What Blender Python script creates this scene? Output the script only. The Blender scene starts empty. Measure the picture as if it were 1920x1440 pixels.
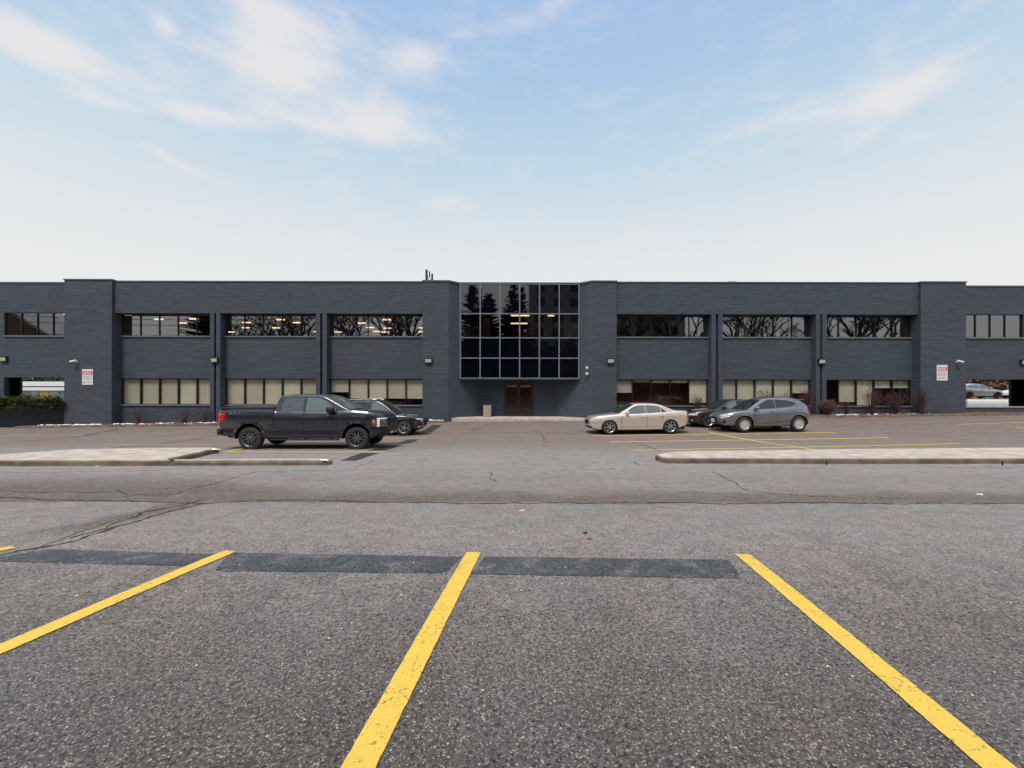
import bpy, bmesh, math, random
from mathutils import Vector, Matrix, noise
R = math.radians
PI = math.pi
sc = bpy.context.scene
COL = sc.collection

# ---------------------------------------------------------------- camera
H = 1.71            # lens height above the asphalt under the camera
FPX = 800.0         # focal length in pixels of a 1920-wide frame
cam_d = bpy.data.cameras.new('camera')
cam_d.sensor_width = 36.0
cam_d.lens = 36.0 * FPX / 1920.0
cam_d.shift_y = 20.0 / 1920.0
cam_d.clip_start = 0.05
cam_d.clip_end = 3000
cam = bpy.data.objects.new('camera', cam_d)
COL.objects.link(cam)
cam.location = (0, 0, H)
cam.rotation_mode = 'XYZ'
ROLL = 0.0020
cam.rotation_euler = (R(90), -ROLL, 0)
sc.camera = cam

# ---------------------------------------------------------------- light
SUN_EL, SUN_AZ = 60.0, 200.0     # azimuth: compass style, measured from +Y clockwise
world = bpy.data.worlds.new('World')
sc.world = world
world.use_nodes = True
sun_d = bpy.data.lights.new('sun', 'SUN')
sun_d.energy = 2.2
sun_d.angle = R(16)
sun_d.color = (1.0, 0.93, 0.85)
sun = bpy.data.objects.new('sun', sun_d)
COL.objects.link(sun)
sd = Vector((math.sin(R(SUN_AZ)) * math.cos(R(SUN_EL)), math.cos(R(SUN_AZ)) * math.cos(R(SUN_EL)), math.sin(R(SUN_EL))))
sun.rotation_euler = sd.to_track_quat('Z', 'Y').to_euler()
sun.location = sd * 60
sc.view_settings.view_transform = 'Standard'
sc.view_settings.look = 'None'
sc.view_settings.exposure = 0.33
sc.view_settings.gamma = 1.0


class NT:
    """little node-tree writer"""
    def __init__(s, tree):
        s.t = tree
        for n in list(tree.nodes):
            tree.nodes.remove(n)

    def n(s, kind, **kw):
        nd = s.t.nodes.new(kind)
        for k, v in kw.items():
            setattr(nd, k, v)
        return nd

    def l(s, a, b):
        s.t.links.new(a, b)

    def put(s, sock, v):
        if hasattr(v, 'is_output') or isinstance(v, bpy.types.NodeSocket):
            s.l(v, sock)
        elif v is not None:
            if isinstance(v, (tuple, list)) and len(v) == 3 and sock.type == 'RGBA':
                v = (*v, 1)
            sock.default_value = v

    def m(s, op, a, b=None, c=None, clamp=False):
        nd = s.n('ShaderNodeMath', operation=op, use_clamp=clamp)
        s.put(nd.inputs[0], a)
        if b is not None: s.put(nd.inputs[1], b)
        if c is not None: s.put(nd.inputs[2], c)
        return nd.outputs[0]

    def mix(s, f, a, b, mode='MIX'):
        nd = s.n('ShaderNodeMix', data_type='RGBA', blend_type=mode)
        s.put(nd.inputs[0], f); s.put(nd.inputs[6], a); s.put(nd.inputs[7], b)
        return nd.outputs[2]

    def noise(s, vec, scale=5, detail=4, rough=.55, lac=2.0, dist=0):
        nd = s.n('ShaderNodeTexNoise')
        if vec is not None: s.put(nd.inputs['Vector'], vec)
        nd.inputs['Scale'].default_value = scale
        nd.inputs['Detail'].default_value = detail
        nd.inputs['Roughness'].default_value = rough
        nd.inputs['Distortion'].default_value = dist
        return nd.outputs[0]

    def vscale(s, vec, v):
        nd = s.n('ShaderNodeVectorMath', operation='MULTIPLY')
        s.put(nd.inputs[0], vec); nd.inputs[1].default_value = v
        return nd.outputs[0]

    def ramp(s, f, stops):
        nd = s.n('ShaderNodeValToRGB')
        s.put(nd.inputs[0], f)
        el = nd.color_ramp.elements
        while len(el) < len(stops): el.new(0.5)
        for e, (p, c) in zip(el, stops):
            e.position = p
            e.color = (*c, 1) if isinstance(c, (tuple, list)) else (c, c, c, 1)
        return nd.outputs[0]

    def mr(s, v, a, b, c=0.0, d=1.0, smooth=True):
        nd = s.n('ShaderNodeMapRange', interpolation_type='SMOOTHSTEP' if smooth else 'LINEAR')
        s.put(nd.inputs[0], v)
        for i, x in enumerate((a, b, c, d)): s.put(nd.inputs[i + 1], x)
        return nd.outputs[0]


# sky: Nishita blue, thinned by high haze towards the horizon, with drifting cirrus
w = NT(world.node_tree)
tc = w.n('ShaderNodeTexCoord').outputs['Generated']
sky = w.n('ShaderNodeTexSky', sky_type='NISHITA', sun_disc=False)
sky.sun_elevation = R(SUN_EL); sky.sun_rotation = R(SUN_AZ)
sky.air_density = 1.0; sky.dust_density = 1.5; sky.ozone_density = 1.0
sp = w.n('ShaderNodeSeparateXYZ'); w.l(tc, sp.inputs[0])
el = w.m('ARCSINE', sp.outputs[2])
az = w.m('ARCTAN2', sp.outputs[0], sp.outputs[1])
KS = 10.0            # background strength below is 1/KS, so colours are written times KS
sc_ = lambda c: tuple(x * KS for x in c)
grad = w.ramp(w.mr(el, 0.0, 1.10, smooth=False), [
    (0.00, (.685, .685, .66)), (.20, (.68, .685, .67)), (.27, (.635, .66, .67)), (.33, (.585, .63, .665)), (.44, (.445, .57, .665)), (.58, (.335, .475, .66)), (.70, (.30, .435, .66)), (.80, (.62, .64, .67)), (1.0, (.92, .90, .86))])  # overhead stops, out of view, are brightened to light the ground
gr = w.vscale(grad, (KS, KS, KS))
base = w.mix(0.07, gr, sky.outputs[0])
cv = w.n('ShaderNodeCombineXYZ')
w.l(az, cv.inputs[0]); w.l(w.m('MULTIPLY', el, 2.1), cv.inputs[1])
n1 = w.noise(cv.outputs[0], 4.6, 8, .62, dist=.35)
n2 = w.noise(w.vscale(cv.outputs[0], (1.0, 2.2, 1)), 4.2, 8, .64, dist=.3)
nn = w.m('ADD', w.m('MULTIPLY', n1, .6), w.m('MULTIPLY', n2, .4))


def skyblob(px, py, rx, ry, amp, tilt=0.0):
    u, v = (px - 960) / FPX, (740 - py) / FPX
    a0 = math.atan2(u, 1); e0 = math.asin(v / math.sqrt(u * u + v * v + 1))
    kx = FPX / rx * (1 + u * u); ky = FPX / ry * math.sqrt(u * u + v * v + 1)
    dx = w.m('SUBTRACT', az, a0); dy = w.m('SUBTRACT', el, e0)
    dy = w.m('SUBTRACT', dy, w.m('MULTIPLY', dx, tilt))
    dx = w.m('MULTIPLY', dx, kx); dy = w.m('MULTIPLY', dy, ky)
    q = w.m('ADD', w.m('MULTIPLY', dx, dx), w.m('MULTIPLY', dy, dy))
    return w.m('MULTIPLY', w.m('EXPONENT', w.m('MULTIPLY', q, -1.0)), amp)


blobs = [(60, 86, 120, 34, .62), (500, 25, 75, 30, .46), (600, 40, 60, 50, .12), (520, 125, 90, 50, .46), (765, 108, 75, 24, .36), (700, 200, 60, 22, .2),
         (705, 238, 100, 28, .40), (390, 215, 130, 16, .34, .12), (560, 225, 90, 14, .2), (180, 190, 110, 13, .22, .15), (305, 50, 26, 18, .3), (325, 303, 60, 10, .34, -.28),
         (1010, 25, 110, 20, .22, .2), (1700, 170, 90, 34, .30), (1600, 185, 200, 22, .16), (1620, 255, 60, 14, .18, .4), (850, 385, 45, 22, .22), (540, 150, 330, 130, .17), (180, 110, 200, 70, .12), (1500, 210, 330, 70, .12), (1660, 90, 30, 40, .12)]
acc = None
for b in blobs:
    o = skyblob(*b)
    acc = o if acc is None else w.m('ADD', acc, o)
dens = w.m('ADD', nn, acc)
n3 = w.noise(w.vscale(cv.outputs[0], (1.0, 1.6, 1)), 11, 6, .6, dist=.3)
dd = w.m('ADD', w.m('MULTIPLY', w.m('SUBTRACT', nn, .5), 1.25), w.m('MULTIPLY', w.m('SUBTRACT', n3, .5), .75))
cl = w.mr(w.m('ADD', dd, w.m('MULTIPLY', acc, 1.35)), -.06, .80, 0.0, .85)
back = w.mr(w.noise(cv.outputs[0], 2.0, 5, .6), .45, .7, 0, .35)      # loose cirrus all round the sky
cl = w.m('MAXIMUM', cl, w.m('MULTIPLY', back, w.mr(sp.outputs[1], .3, -.1)))
cl = w.m('MULTIPLY', cl, w.mr(el, .02, .25, .15, .92))
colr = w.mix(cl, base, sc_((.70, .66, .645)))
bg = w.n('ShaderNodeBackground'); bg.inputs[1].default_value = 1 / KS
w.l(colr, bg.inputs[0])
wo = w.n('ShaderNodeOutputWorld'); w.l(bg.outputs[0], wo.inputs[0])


# ---------------------------------------------------------------- helpers
def tag(o, label=None, cat=None, group=None, kind=None):
    if label: o['label'] = label
    if cat: o['category'] = cat
    if group: o['group'] = group
    if kind: o['kind'] = kind
    return o


def empty(name, loc=(0, 0, 0), rz=0.0, label=None, cat=None, group=None):
    o = bpy.data.objects.new(name, None)
    COL.objects.link(o)
    o.location = loc
    o.rotation_euler = (0, 0, rz)
    o.empty_display_size = .2
    return tag(o, label, cat, group)


class MB:
    """collects geometry, then becomes ONE mesh object"""
    def __init__(s):
        s.v = []; s.f = []

    def add(s, vs, fs):
        b = len(s.v)
        s.v += [tuple(v) for v in vs]
        s.f += [tuple(i + b for i in f) for f in fs]

    def box(s, x0, x1, y0, y1, z0, z1, mat=None):
        vs = [(x0, y0, z0), (x1, y0, z0), (x1, y1, z0), (x0, y1, z0), (x0, y0, z1), (x1, y0, z1), (x1, y1, z1), (x0, y1, z1)]
        if mat is not None: vs = [mat @ Vector(v) for v in vs]
        s.add(vs, [(0, 3, 2, 1), (4, 5, 6, 7), (0, 1, 5, 4), (1, 2, 6, 5), (2, 3, 7, 6), (3, 0, 4, 7)])

    def rbox(s, x0, x1, y0, y1, z0, z1, r=.01):
        """box with chamfered edges"""
        vs = []
        for z, k in ((z0, r), (z0 + r, 0), (z1 - r, 0), (z1, r)):
            q = r if k == 0 else r * 2
            xa, xb, ya, yb = x0 + k, x1 - k, y0 + k, y1 - k
            c = r
            vs += [(xa + c, ya, z), (xb - c, ya, z), (xb, ya + c, z), (xb, yb - c, z), (xb - c, yb, z), (xa + c, yb, z), (xa, yb - c, z), (xa, ya + c, z)]
        fs = [tuple(reversed(range(8))), tuple(24 + i for i in range(8))]
        for j in range(3):
            for i in range(8):
                a, b = j * 8 + i, j * 8 + (i + 1) % 8
                fs.append((a, b, b + 8, a + 8))
        s.add(vs, fs)

    def tube(s, pts, rads, n=6, cap=True):
        pts = [Vector(p) for p in pts]
        if not isinstance(rads, (list, tuple)): rads = [rads] * len(pts)
        up = Vector((0, 0, 1))
        vs = []
        for i, p in enumerate(pts):
            t = (pts[min(i + 1, len(pts) - 1)] - pts[max(i - 1, 0)])
            if t.length < 1e-9: t = up
            t.normalize()
            a = t.cross(up)
            if a.length < 1e-3: a = t.cross(Vector((1, 0, 0)))
            a.normalize(); b = t.cross(a)
            for k in range(n):
                an = 2 * PI * k / n
                vs.append(p + (a * math.cos(an) + b * math.sin(an)) * rads[i])
        fs = []
        for i in range(len(pts) - 1):
            for k in range(n):
                k2 = (k + 1) % n
                fs.append((i * n + k, i * n + k2, (i + 1) * n + k2, (i + 1) * n + k))
        if cap:
            fs.append(tuple(reversed(range(n)))); fs.append(tuple((len(pts) - 1) * n + k for k in range(n)))
        s.add(vs, fs)

    def lathe_y(s, prof, n=28, cx=0, cz=0, cy=0):
        """revolve (radius, y) pairs about the y axis"""
        vs = []
        for r, y in prof:
            for k in range(n):
                a = 2 * PI * k / n
                vs.append((cx + r * math.cos(a), cy + y, cz + r * math.sin(a)))
        fs = []
        for i in range(len(prof) - 1):
            for k in range(n):
                k2 = (k + 1) % n
                fs.append((i * n + k, i * n + k2, (i + 1) * n + k2, (i + 1) * n + k))
        s.add(vs, fs)

    def grid(s, rows, flip=False):
        """rows: equal-length lists of points"""
        m = len(rows[0])
        vs = [p for r in rows for p in r]
        fs = []
        for j in range(len(rows) - 1):
            for i in range(m - 1):
                q = (j * m + i, j * m + i + 1, (j + 1) * m + i + 1, (j + 1) * m + i)
                fs.append(tuple(reversed(q)) if flip else q)
        s.add(vs, fs)

    def prism(s, poly, z0, z1):
        n = len(poly)
        vs = [(x, y, z0) for x, y in poly] + [(x, y, z1) for x, y in poly]
        fs = [tuple(reversed(range(n))), tuple(range(n, 2 * n))] + [(i, (i + 1) % n, (i + 1) % n + n, i + n) for i in range(n)]
        s.add(vs, fs)

    def build(s, name, mat, parent=None, smooth=False, fix=False, auto=None):
        me = bpy.data.meshes.new(name)
        me.from_pydata(s.v, [], s.f)
        me.materials.append(mat)
        if fix or smooth:
            bm = bmesh.new(); bm.from_mesh(me)
            bmesh.ops.remove_doubles(bm, verts=bm.verts, dist=1e-5)
            bmesh.ops.dissolve_degenerate(bm, edges=bm.edges, dist=1e-6)
            if fix: bmesh.ops.recalc_face_normals(bm, faces=bm.faces)
            if smooth:
                for f in bm.faces: f.smooth = True
                if auto:
                    for e in bm.edges:
                        if len(e.link_faces) == 2 and e.calc_face_angle(0) > R(auto): e.smooth = False
            bm.to_mesh(me); bm.free()
        me.update()
        o = bpy.data.objects.new(name, me)
        COL.objects.link(o)
        if parent is not None: o.parent = parent
        return o


def kids(o):
    return [c for c in bpy.data.objects if c.parent == o]


def copy_tree(o, parent=None, childmap=None):
    if childmap is None:
        childmap = {}
        for c in bpy.data.objects:
            if c.parent: childmap.setdefault(c.parent.name, []).append(c)
    c = o.copy(); COL.objects.link(c)
    c.parent = parent
    for ch in childmap.get(o.name, []):
        copy_tree(ch, c, childmap)
    return c


# ---------------------------------------------------------------- materials
MATS = {}


def newmat(name):
    m = bpy.data.materials.new(name); m.use_nodes = True
    t = NT(m.node_tree)
    out = t.n('ShaderNodeOutputMaterial')
    p = t.n('ShaderNodeBsdfPrincipled')
    t.l(p.outputs[0], out.inputs[0])
    t.p = p; t.out = out
    MATS[name] = m
    return m, t


def simple(name, col, rough=.6, metal=0.0, var=.12, scale=6.0, bump=0.0, spec=.5, coat=0.0, vec=None, emis=None, es=0):
    m, t = newmat(name)
    tcn = t.n('ShaderNodeTexCoord').outputs['Object']
    v = t.vscale(tcn, vec) if vec else tcn
    nz = t.noise(v, scale, 5, .6)
    f = t.mr(nz, .25, .75, 1 - var, 1 + var)
    c = t.n('ShaderNodeVectorMath', operation='SCALE')
    c.inputs[0].default_value = col
    t.l(f, c.inputs['Scale'])
    t.l(c.outputs[0], t.p.inputs['Base Color'])
    t.put(t.p.inputs['Roughness'], t.mr(nz, .3, .7, max(0, rough - .06), min(1, rough + .06)))
    t.p.inputs['Metallic'].default_value = metal
    t.p.inputs['Specular IOR Level'].default_value = spec
    t.p.inputs['Coat Weight'].default_value = coat
    t.p.inputs['Coat Roughness'].default_value = .04
    if bump:
        b = t.n('ShaderNodeBump'); b.inputs['Strength'].default_value = bump; b.inputs['Distance'].default_value = .02
        t.l(t.noise(v, scale * 6, 4), b.inputs['Height']); t.l(b.outputs[0], t.p.inputs['Normal'])
    if emis:
        t.p.inputs['Emission Color'].default_value = (*emis, 1); t.p.inputs['Emission Strength'].default_value = es
    return m


def asphalt(name, dark=1.0, worn=True):
    m, t = newmat(name)
    pos = t.n('ShaderNodeTexCoord').outputs['Object']
    s3 = t.n('ShaderNodeSeparateXYZ'); t.l(pos, s3.inputs[0])
    big = t.noise(pos, .35, 5, .6)
    mid = t.noise(t.vscale(pos, (.35, 1, 1)), 1.6, 5, .65)
    fine = t.noise(pos, 38, 5, .72)
    fin2 = t.noise(pos, 14, 3, .7)
    fin3 = t.noise(pos, 110, 3, .8)
    # aggregate: exposed pale stones in dark binder
    vo = t.n('ShaderNodeTexVoronoi', feature='F1'); vo.inputs['Scale'].default_value = 95
    t.l(pos, vo.inputs['Vector'])
    sv = t.n('ShaderNodeSeparateXYZ'); t.l(vo.outputs['Color'], sv.inputs[0])
    st = t.m('MULTIPLY', t.mr(vo.outputs['Distance'], .55, .30, 0, 1), t.mr(sv.outputs[0], .62, 1.0, 0, 1))
    vo2 = t.n('ShaderNodeTexVoronoi', feature='F1'); vo2.inputs['Scale'].default_value = 52
    t.l(pos, vo2.inputs['Vector'])
    sv2 = t.n('ShaderNodeSeparateXYZ'); t.l(vo2.outputs['Color'], sv2.inputs[0])
    st2 = t.m('MULTIPLY', t.mr(vo2.outputs['Distance'], .45, .25, 0, 1), t.mr(sv2.outputs[1], .86, .97, 0, 1))
    stone = t.m('MAXIMUM', st, st2)
    # general tone: bays in front are darker than the drive lane
    lane = t.mr(t.m('ADD', s3.outputs[1], t.m('MULTIPLY', mid, 1.2)), 1.6, 6.2, 0, 1)
    c0 = t.mix(lane, (.066, .0565, .053), (.232, .208, .199))
    far = t.mr(t.m('ADD', s3.outputs[1], t.m('MULTIPLY', big, 4)), 15, 21, 0, 1)
    mdl = t.m('MULTIPLY', t.mr(s3.outputs[1], 9.6, 11, 0, 1), t.mr(s3.outputs[1], 16, 13.5, 0, 1))
    c0 = t.mix(mdl, c0, (.262, .240, .228))
    c0 = t.mix(far, c0, (.200, .160, .138))
    if worn:
        # silt washed into the valley gutter and around its branch
        yy = t.m('ADD', s3.outputs[1], t.m('MULTIPLY', t.m('SUBTRACT', mid, .5), .5))
        lf = t.mr(s3.outputs[0], -3, -7, 0, 1)
        silt = t.m('MULTIPLY', t.mr(yy, 7.22, 7.36, 0, 1), t.mr(t.m('ADD', yy, t.m('MULTIPLY', t.m('SUBTRACT', big, .5), 1.6)), t.m('ADD', 7.6, t.m('MULTIPLY', lf, .8)), t.m('ADD', 8.7, t.m('MULTIPLY', lf, 1.5)), 1, 0))
        xx = t.m('ADD', s3.outputs[0], t.m('SUBTRACT', 5.88, t.m('MULTIPLY', t.m('SUBTRACT', s3.outputs[1], 5.0), .2)))
        br = t.m('ABSOLUTE', t.m('ADD', xx, t.m('MULTIPLY', t.m('SUBTRACT', mid, .5), .9)))
        br = t.m('MULTIPLY', t.mr(br, .12, .5, 1, 0), t.mr(s3.outputs[1], 4.8, 5.8, 0, 1))
        br = t.m('MULTIPLY', br, t.mr(s3.outputs[1], 8.2, 7.4, 0, 1))
        silt = t.m('MAXIMUM', silt, br)
        fans = t.m('MULTIPLY', t.mr(t.noise(pos, 1.3, 5, .6), .5, .68, 0, .5), t.mr(s3.outputs[1], 13, 24, 0, 1))
        silt = t.m('MAXIMUM', silt, fans)
        silt = t.m('MULTIPLY', silt, t.mr(fin2, .3, .6, .55, 1))
        silt = t.m('MULTIPLY', silt, t.mr(big, .3, .55, .75, 1))
        c0 = t.mix(silt, c0, (.108, .082, .064))
        # oil spots and a pale polished track
        oil = t.m('MULTIPLY', t.mr(t.noise(pos, .9, 3, .5), .64, .72, 0, .35), t.mr(fine, .3, .7, .4, 1))
        c0 = t.mix(oil, c0, (.09, .085, .085))
        tone = t.mix(t.mr(t.noise(pos, .8, 3, .5), .35, .65), (1.04, .99, 1.0), (.96, 1.005, 1.02))
        c0 = t.mix(1.0, c0, tone, 'MULTIPLY')
        mot = t.mr(t.noise(pos, 4.5, 5, .7), .32, .68, .84, 1.16)
        ms = t.n('ShaderNodeVectorMath', operation='SCALE'); t.l(c0, ms.inputs[0]); t.l(mot, ms.inputs['Scale']); c0 = ms.outputs[0]
        # two dull wheel tracks per bay and oil drips between them
        trk = t.m('ABSOLUTE', t.m('SUBTRACT', t.m('FRACT', t.m('DIVIDE', t.m('ADD', t.m('ADD', s3.outputs[0], t.m('MULTIPLY', s3.outputs[1], -.1)), t.m('MULTIPLY', big, .6)), 1.37)), .5))
        trk = t.m('MULTIPLY', t.mr(trk, .10, .30, .16, 0), t.mr(s3.outputs[1], 5.5, 4, 0, 1))
        c0 = t.mix(trk, c0, (.04, .036, .035))
        vd = t.n('ShaderNodeTexVoronoi', feature='F1'); vd.inputs['Scale'].default_value = 1.1; t.l(pos, vd.inputs['Vector'])
        drip = t.m('MULTIPLY', t.mr(t.m('ADD', vd.outputs['Distance'], t.m('MULTIPLY', fine, .10)), .16, .08, 0, .5), t.mr(fin2, .35, .6, .2, 1))
        c0 = t.mix(drip, c0, (.045, .041, .040))
        rust = t.mr(t.noise(pos, 2.3, 4, .7), .55, .75, 0, .22)
        c0 = t.mix(rust, c0, (.20, .165, .125))
    # far lane: seams swept along X
    c1 = t.mix(t.mr(mid, .35, .65, 0, .25), c0, t.mix(.5, c0, (.05, .05, .055)))
    c1 = t.mix(t.mr(big, .4, .7, 0, .22), c1, t.mix(.5, c1, (.26, .25, .26)))
    nearf = t.mr(s3.outputs[1], 3.5, 11, 1, .0)
    speck = t.mr(t.m('ADD', t.m('MULTIPLY', fine, .6), t.m('MULTIPLY', fin3, .4)), .34, .66, .30, 1.6, smooth=False)
    speck = t.m('ADD', t.m('MULTIPLY', t.m('SUBTRACT', speck, 1.0), t.mr(s3.outputs[1], 2, 14, 1.9, .75)), 1.0)
    sc1 = t.n('ShaderNodeVectorMath', operation='SCALE'); t.l(c1, sc1.inputs[0]); t.l(speck, sc1.inputs['Scale'])
    c2 = t.mix(t.m('MULTIPLY', stone, t.mr(s3.outputs[1], 3, 16, .9, .3)), sc1.outputs[0], (.40, .37, .34))
    if dark != 1.0:
        s2 = t.n('ShaderNodeVectorMath', operation='MULTIPLY'); t.l(c2, s2.inputs[0]); s2.inputs[1].default_value = (dark * .80, dark * .98, dark * 1.2)
        c2 = t.mix(t.mr(t.noise(pos, 3.2, 6, .8), .46, .70, 0, .75), s2.outputs[0], c2)
    t.l(c2, t.p.inputs['Base Color'])
    t.put(t.p.inputs['Roughness'], t.mr(mid, .3, .7, .78, .92))
    t.p.inputs['Specular IOR Level'].default_value = .35
    b = t.n('ShaderNodeBump'); b.inputs['Strength'].default_value = .55; b.inputs['Distance'].default_value = .006
    hh = t.m('ADD', t.m('MULTIPLY', fine, .9), t.m('MULTIPLY', stone, .4))
    t.l(hh, b.inputs['Height']); t.l(b.outputs[0], t.p.inputs['Normal'])
    return m, t, c2


asphalt('asphalt')
asphalt('asphalt_seal', dark=.40)


def worn_paint(name, col, wear=.5):
    m, t, under = asphalt(name)
    pos = t.n('ShaderNodeTexCoord').outputs['Object']
    n1 = t.noise(pos, 34, 4, .75)
    n2 = t.noise(pos, 3.5, 4, .6)
    vc = t.n('ShaderNodeTexVoronoi', feature='DISTANCE_TO_EDGE'); vc.inputs['Scale'].default_value = 4.5
    wv = t.n('ShaderNodeVectorMath', operation='ADD'); t.l(pos, wv.inputs[0])
    nz = t.n('ShaderNodeTexNoise'); nz.inputs['Scale'].default_value = 6; t.l(pos, nz.inputs['Vector'])
    sz = t.n('ShaderNodeVectorMath', operation='SCALE'); t.l(nz.outputs['Color'], sz.inputs[0]); sz.inputs['Scale'].default_value = .35
    t.l(sz.outputs[0], wv.inputs[1]); t.l(wv.outputs[0], vc.inputs['Vector'])
    crk = t.m('MULTIPLY', t.mr(vc.outputs['Distance'], .010, .0, 0, .10), t.mr(n2, .42, .58, 0, 1))
    msk = t.mr(t.m('ADD', t.m('MULTIPLY', n1, .75), t.m('SUBTRACT', t.m('MULTIPLY', n2, .35), crk)), wear - .06, wear + .03, 0, 1)
    tone = t.mix(t.mr(t.noise(pos, 9, 5, .7), .35, .7, 0, .35), col, tuple(c * .72 for c in col))
    c = t.mix(msk, t.mix(.25, under, col), tone)
    t.l(c, t.p.inputs['Base Color'])
    t.p.inputs['Roughness'].default_value = .7
    return m


worn_paint('yellow_paint', (.74, .505, .085), .475)
worn_paint('faded_yellow', (.60, .44, .15), .52)


def brick_mat(name, col):
    m, t = newmat(name)
    pos = t.n('ShaderNodeTexCoord').outputs['Object']
    s3 = t.n('ShaderNodeSeparateXYZ'); t.l(pos, s3.inputs[0])
    cb = t.n('ShaderNodeCombineXYZ')
    t.l(t.m('ADD', s3.outputs[0], s3.outputs[1]), cb.inputs[0]); t.l(s3.outputs[2], cb.inputs[1])
    br = t.n('ShaderNodeTexBrick', offset=.5)
    t.l(cb.outputs[0], br.inputs['Vector'])
    br.inputs['Scale'].default_value = 1.0
    br.inputs['Brick Width'].default_value = .29; br.inputs['Row Height'].default_value = .09
    br.inputs['Mortar Size'].default_value = .012; br.inputs['Mortar Smooth'].default_value = .4
    br.inputs['Bias'].default_value = 0
    br.inputs['Color1'].default_value = (1.08, 1.08, 1.08, 1); br.inputs['Color2'].default_value = (.92, .92, .92, 1)
    br.inputs['Mortar'].default_value = (.74, .74, .76, 1)
    st = t.noise(t.vscale(pos, (.9, .9, 11)), 1.0, 6, .75)
    st2 = t.noise(t.vscale(pos, (2.6, 2.6, 16)), 1.0, 4, .7)
    bg_ = t.noise(pos, .22, 4, .6)
    f = t.m('ADD', t.mr(st, .3, .7, .80, 1.20), t.mr(st2, .3, .7, -.15, .15))
    a = t.mix(1.0, br.outputs['Color'], (1, 1, 1), 'MULTIPLY')
    tint = t.mix(t.mr(bg_, .35, .65), col, (col[0] * .86, col[1] * 1.04, col[2] * 1.06))
    a = t.mix(1.0, tint, br.outputs['Color'], 'MULTIPLY')
    s = t.n('ShaderNodeVectorMath', operation='SCALE'); t.l(a, s.inputs[0]); t.l(f, s.inputs['Scale'])
    # rain dirt low down and dripping under the coping
    low = t.m('MULTIPLY', t.mr(s3.outputs[2], 1.0, -.3, 0, .35), t.mr(t.noise(pos, 1.4, 5, .7), .35, .65))
    c = t.mix(low, s.outputs[0], (.055, .047, .045))
    dr = t.m('MULTIPLY', t.mr(t.noise(t.vscale(pos, (2.2, 2.2, .12)), 1.0, 5, .7), .56, .74, 0, .30), t.mr(t.noise(pos, .5, 3, .5), .4, .6))
    c = t.mix(dr, c, (.038, .040, .052))
    pt = t.mr(t.noise(t.vscale(pos, (.55, .55, .8)), 1.0, 2, .4), .60, .63, 0, .16)
    c = t.mix(pt, c, (.085, .10, .125))
    t.l(c, t.p.inputs['Base Color'])
    t.p.inputs['Roughness'].default_value = .62
    t.p.inputs['Specular IOR Level'].default_value = .35
    b = t.n('ShaderNodeBump'); b.inputs['Strength'].default_value = .8; b.inputs['Distance'].default_value = .015
    hm = t.m('ADD', t.m('MULTIPLY', br.outputs['Fac'], -1.0), t.m('MULTIPLY', st2, .8))
    t.l(hm, b.inputs['Height']); t.l(b.outputs[0], t.p.inputs['Normal'])
    return m


brick_mat('painted_brick', (.0725, .0785, .1010))
simple('trim_paint', (.055, .063, .085), .45, var=.1)
simple('coping_metal', (.085, .095, .115), .4, var=.1)
simple('sill_metal', (.15, .16, .18), .45, var=.2, scale=2)
simple('bronze_frame', (.018, .015, .015), .35, var=.2)
simple('mullion_blue', (.17, .205, .25), .35, var=.12, scale=2)
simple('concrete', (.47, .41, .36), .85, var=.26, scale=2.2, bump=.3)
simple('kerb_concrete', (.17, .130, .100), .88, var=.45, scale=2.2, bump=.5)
simple('white_kerb', (.72, .70, .68), .8, var=.15, scale=8, bump=.4)
simple('soil', (.085, .052, .036), .95, var=.5, scale=5, bump=.8)
simple('snow', (.90, .88, .84), .8, var=.1, scale=6, bump=.5)
simple('crack', (.030, .026, .024), .95, var=.3, scale=20)
simple('crack_brown', (.16, .125, .095), .95, var=.4, scale=20)
simple('tar', (.035, .034, .036), .55, var=.3, scale=10)
simple('room_dark', (.20, .085, .070), .8, var=.3)
simple('room_black', (.012, .012, .016), .8, var=.3)
simple('room_ceiling', (.22, .16, .12), .9, var=.1)
simple('room_tan', (.26, .19, .12), .8, var=.25, scale=.6)
simple('room_orange', (.32, .13, .045), .8, var=.2, scale=.8)
simple('blind', (.63, .61, .53), .8, var=.07, scale=1.5)
_m = MATS['blind']; _t = _m.node_tree
_oi = _t.nodes.new('ShaderNodeObjectInfo'); _mr = _t.nodes.new('ShaderNodeMapRange'); _mr.inputs[3].default_value = .74; _mr.inputs[4].default_value = 1.12
_p = [n for n in _t.nodes if n.type == 'BSDF_PRINCIPLED'][0]; _src = _p.inputs['Base Color'].links[0].from_socket
_s = _t.nodes.new('ShaderNodeVectorMath'); _s.operation = 'SCALE'
_t.links.new(_oi.outputs['Random'], _mr.inputs[0]); _t.links.new(_src, _s.inputs[0]); _t.links.new(_mr.outputs[0], _s.inputs['Scale']); _t.links.new(_s.outputs[0], _p.inputs['Base Color'])
simple('door_frame', (.050, .030, .026), .35, var=.2)
simple('stone_bin', (.34, .30, .24), .9, var=.3, scale=14, bump=.6)
simple('plastic_white', (.72, .72, .74), .4, var=.05)
simple('plastic_black', (.012, .012, .014), .45, var=.2)
simple('sign_red', (.72, .10, .07), .5, var=.12, scale=12)
simple('sign_white', (.80, .78, .80), .45, var=.06)
simple('sign_grey', (.25, .24, .28), .5, var=.1)
simple('lamp_bronze', (.03, .025, .022), .5, var=.2)
simple('lamp_lens', (.62, .60, .47), .25, var=.15, scale=20)
simple('roof_steel', (.12, .12, .12), .5, metal=.4)
simple('bark', (.045, .036, .030), .9, var=.3, scale=12)
simple('needle_green', (.012, .022, .014), .8, var=.4, scale=.8)
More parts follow.
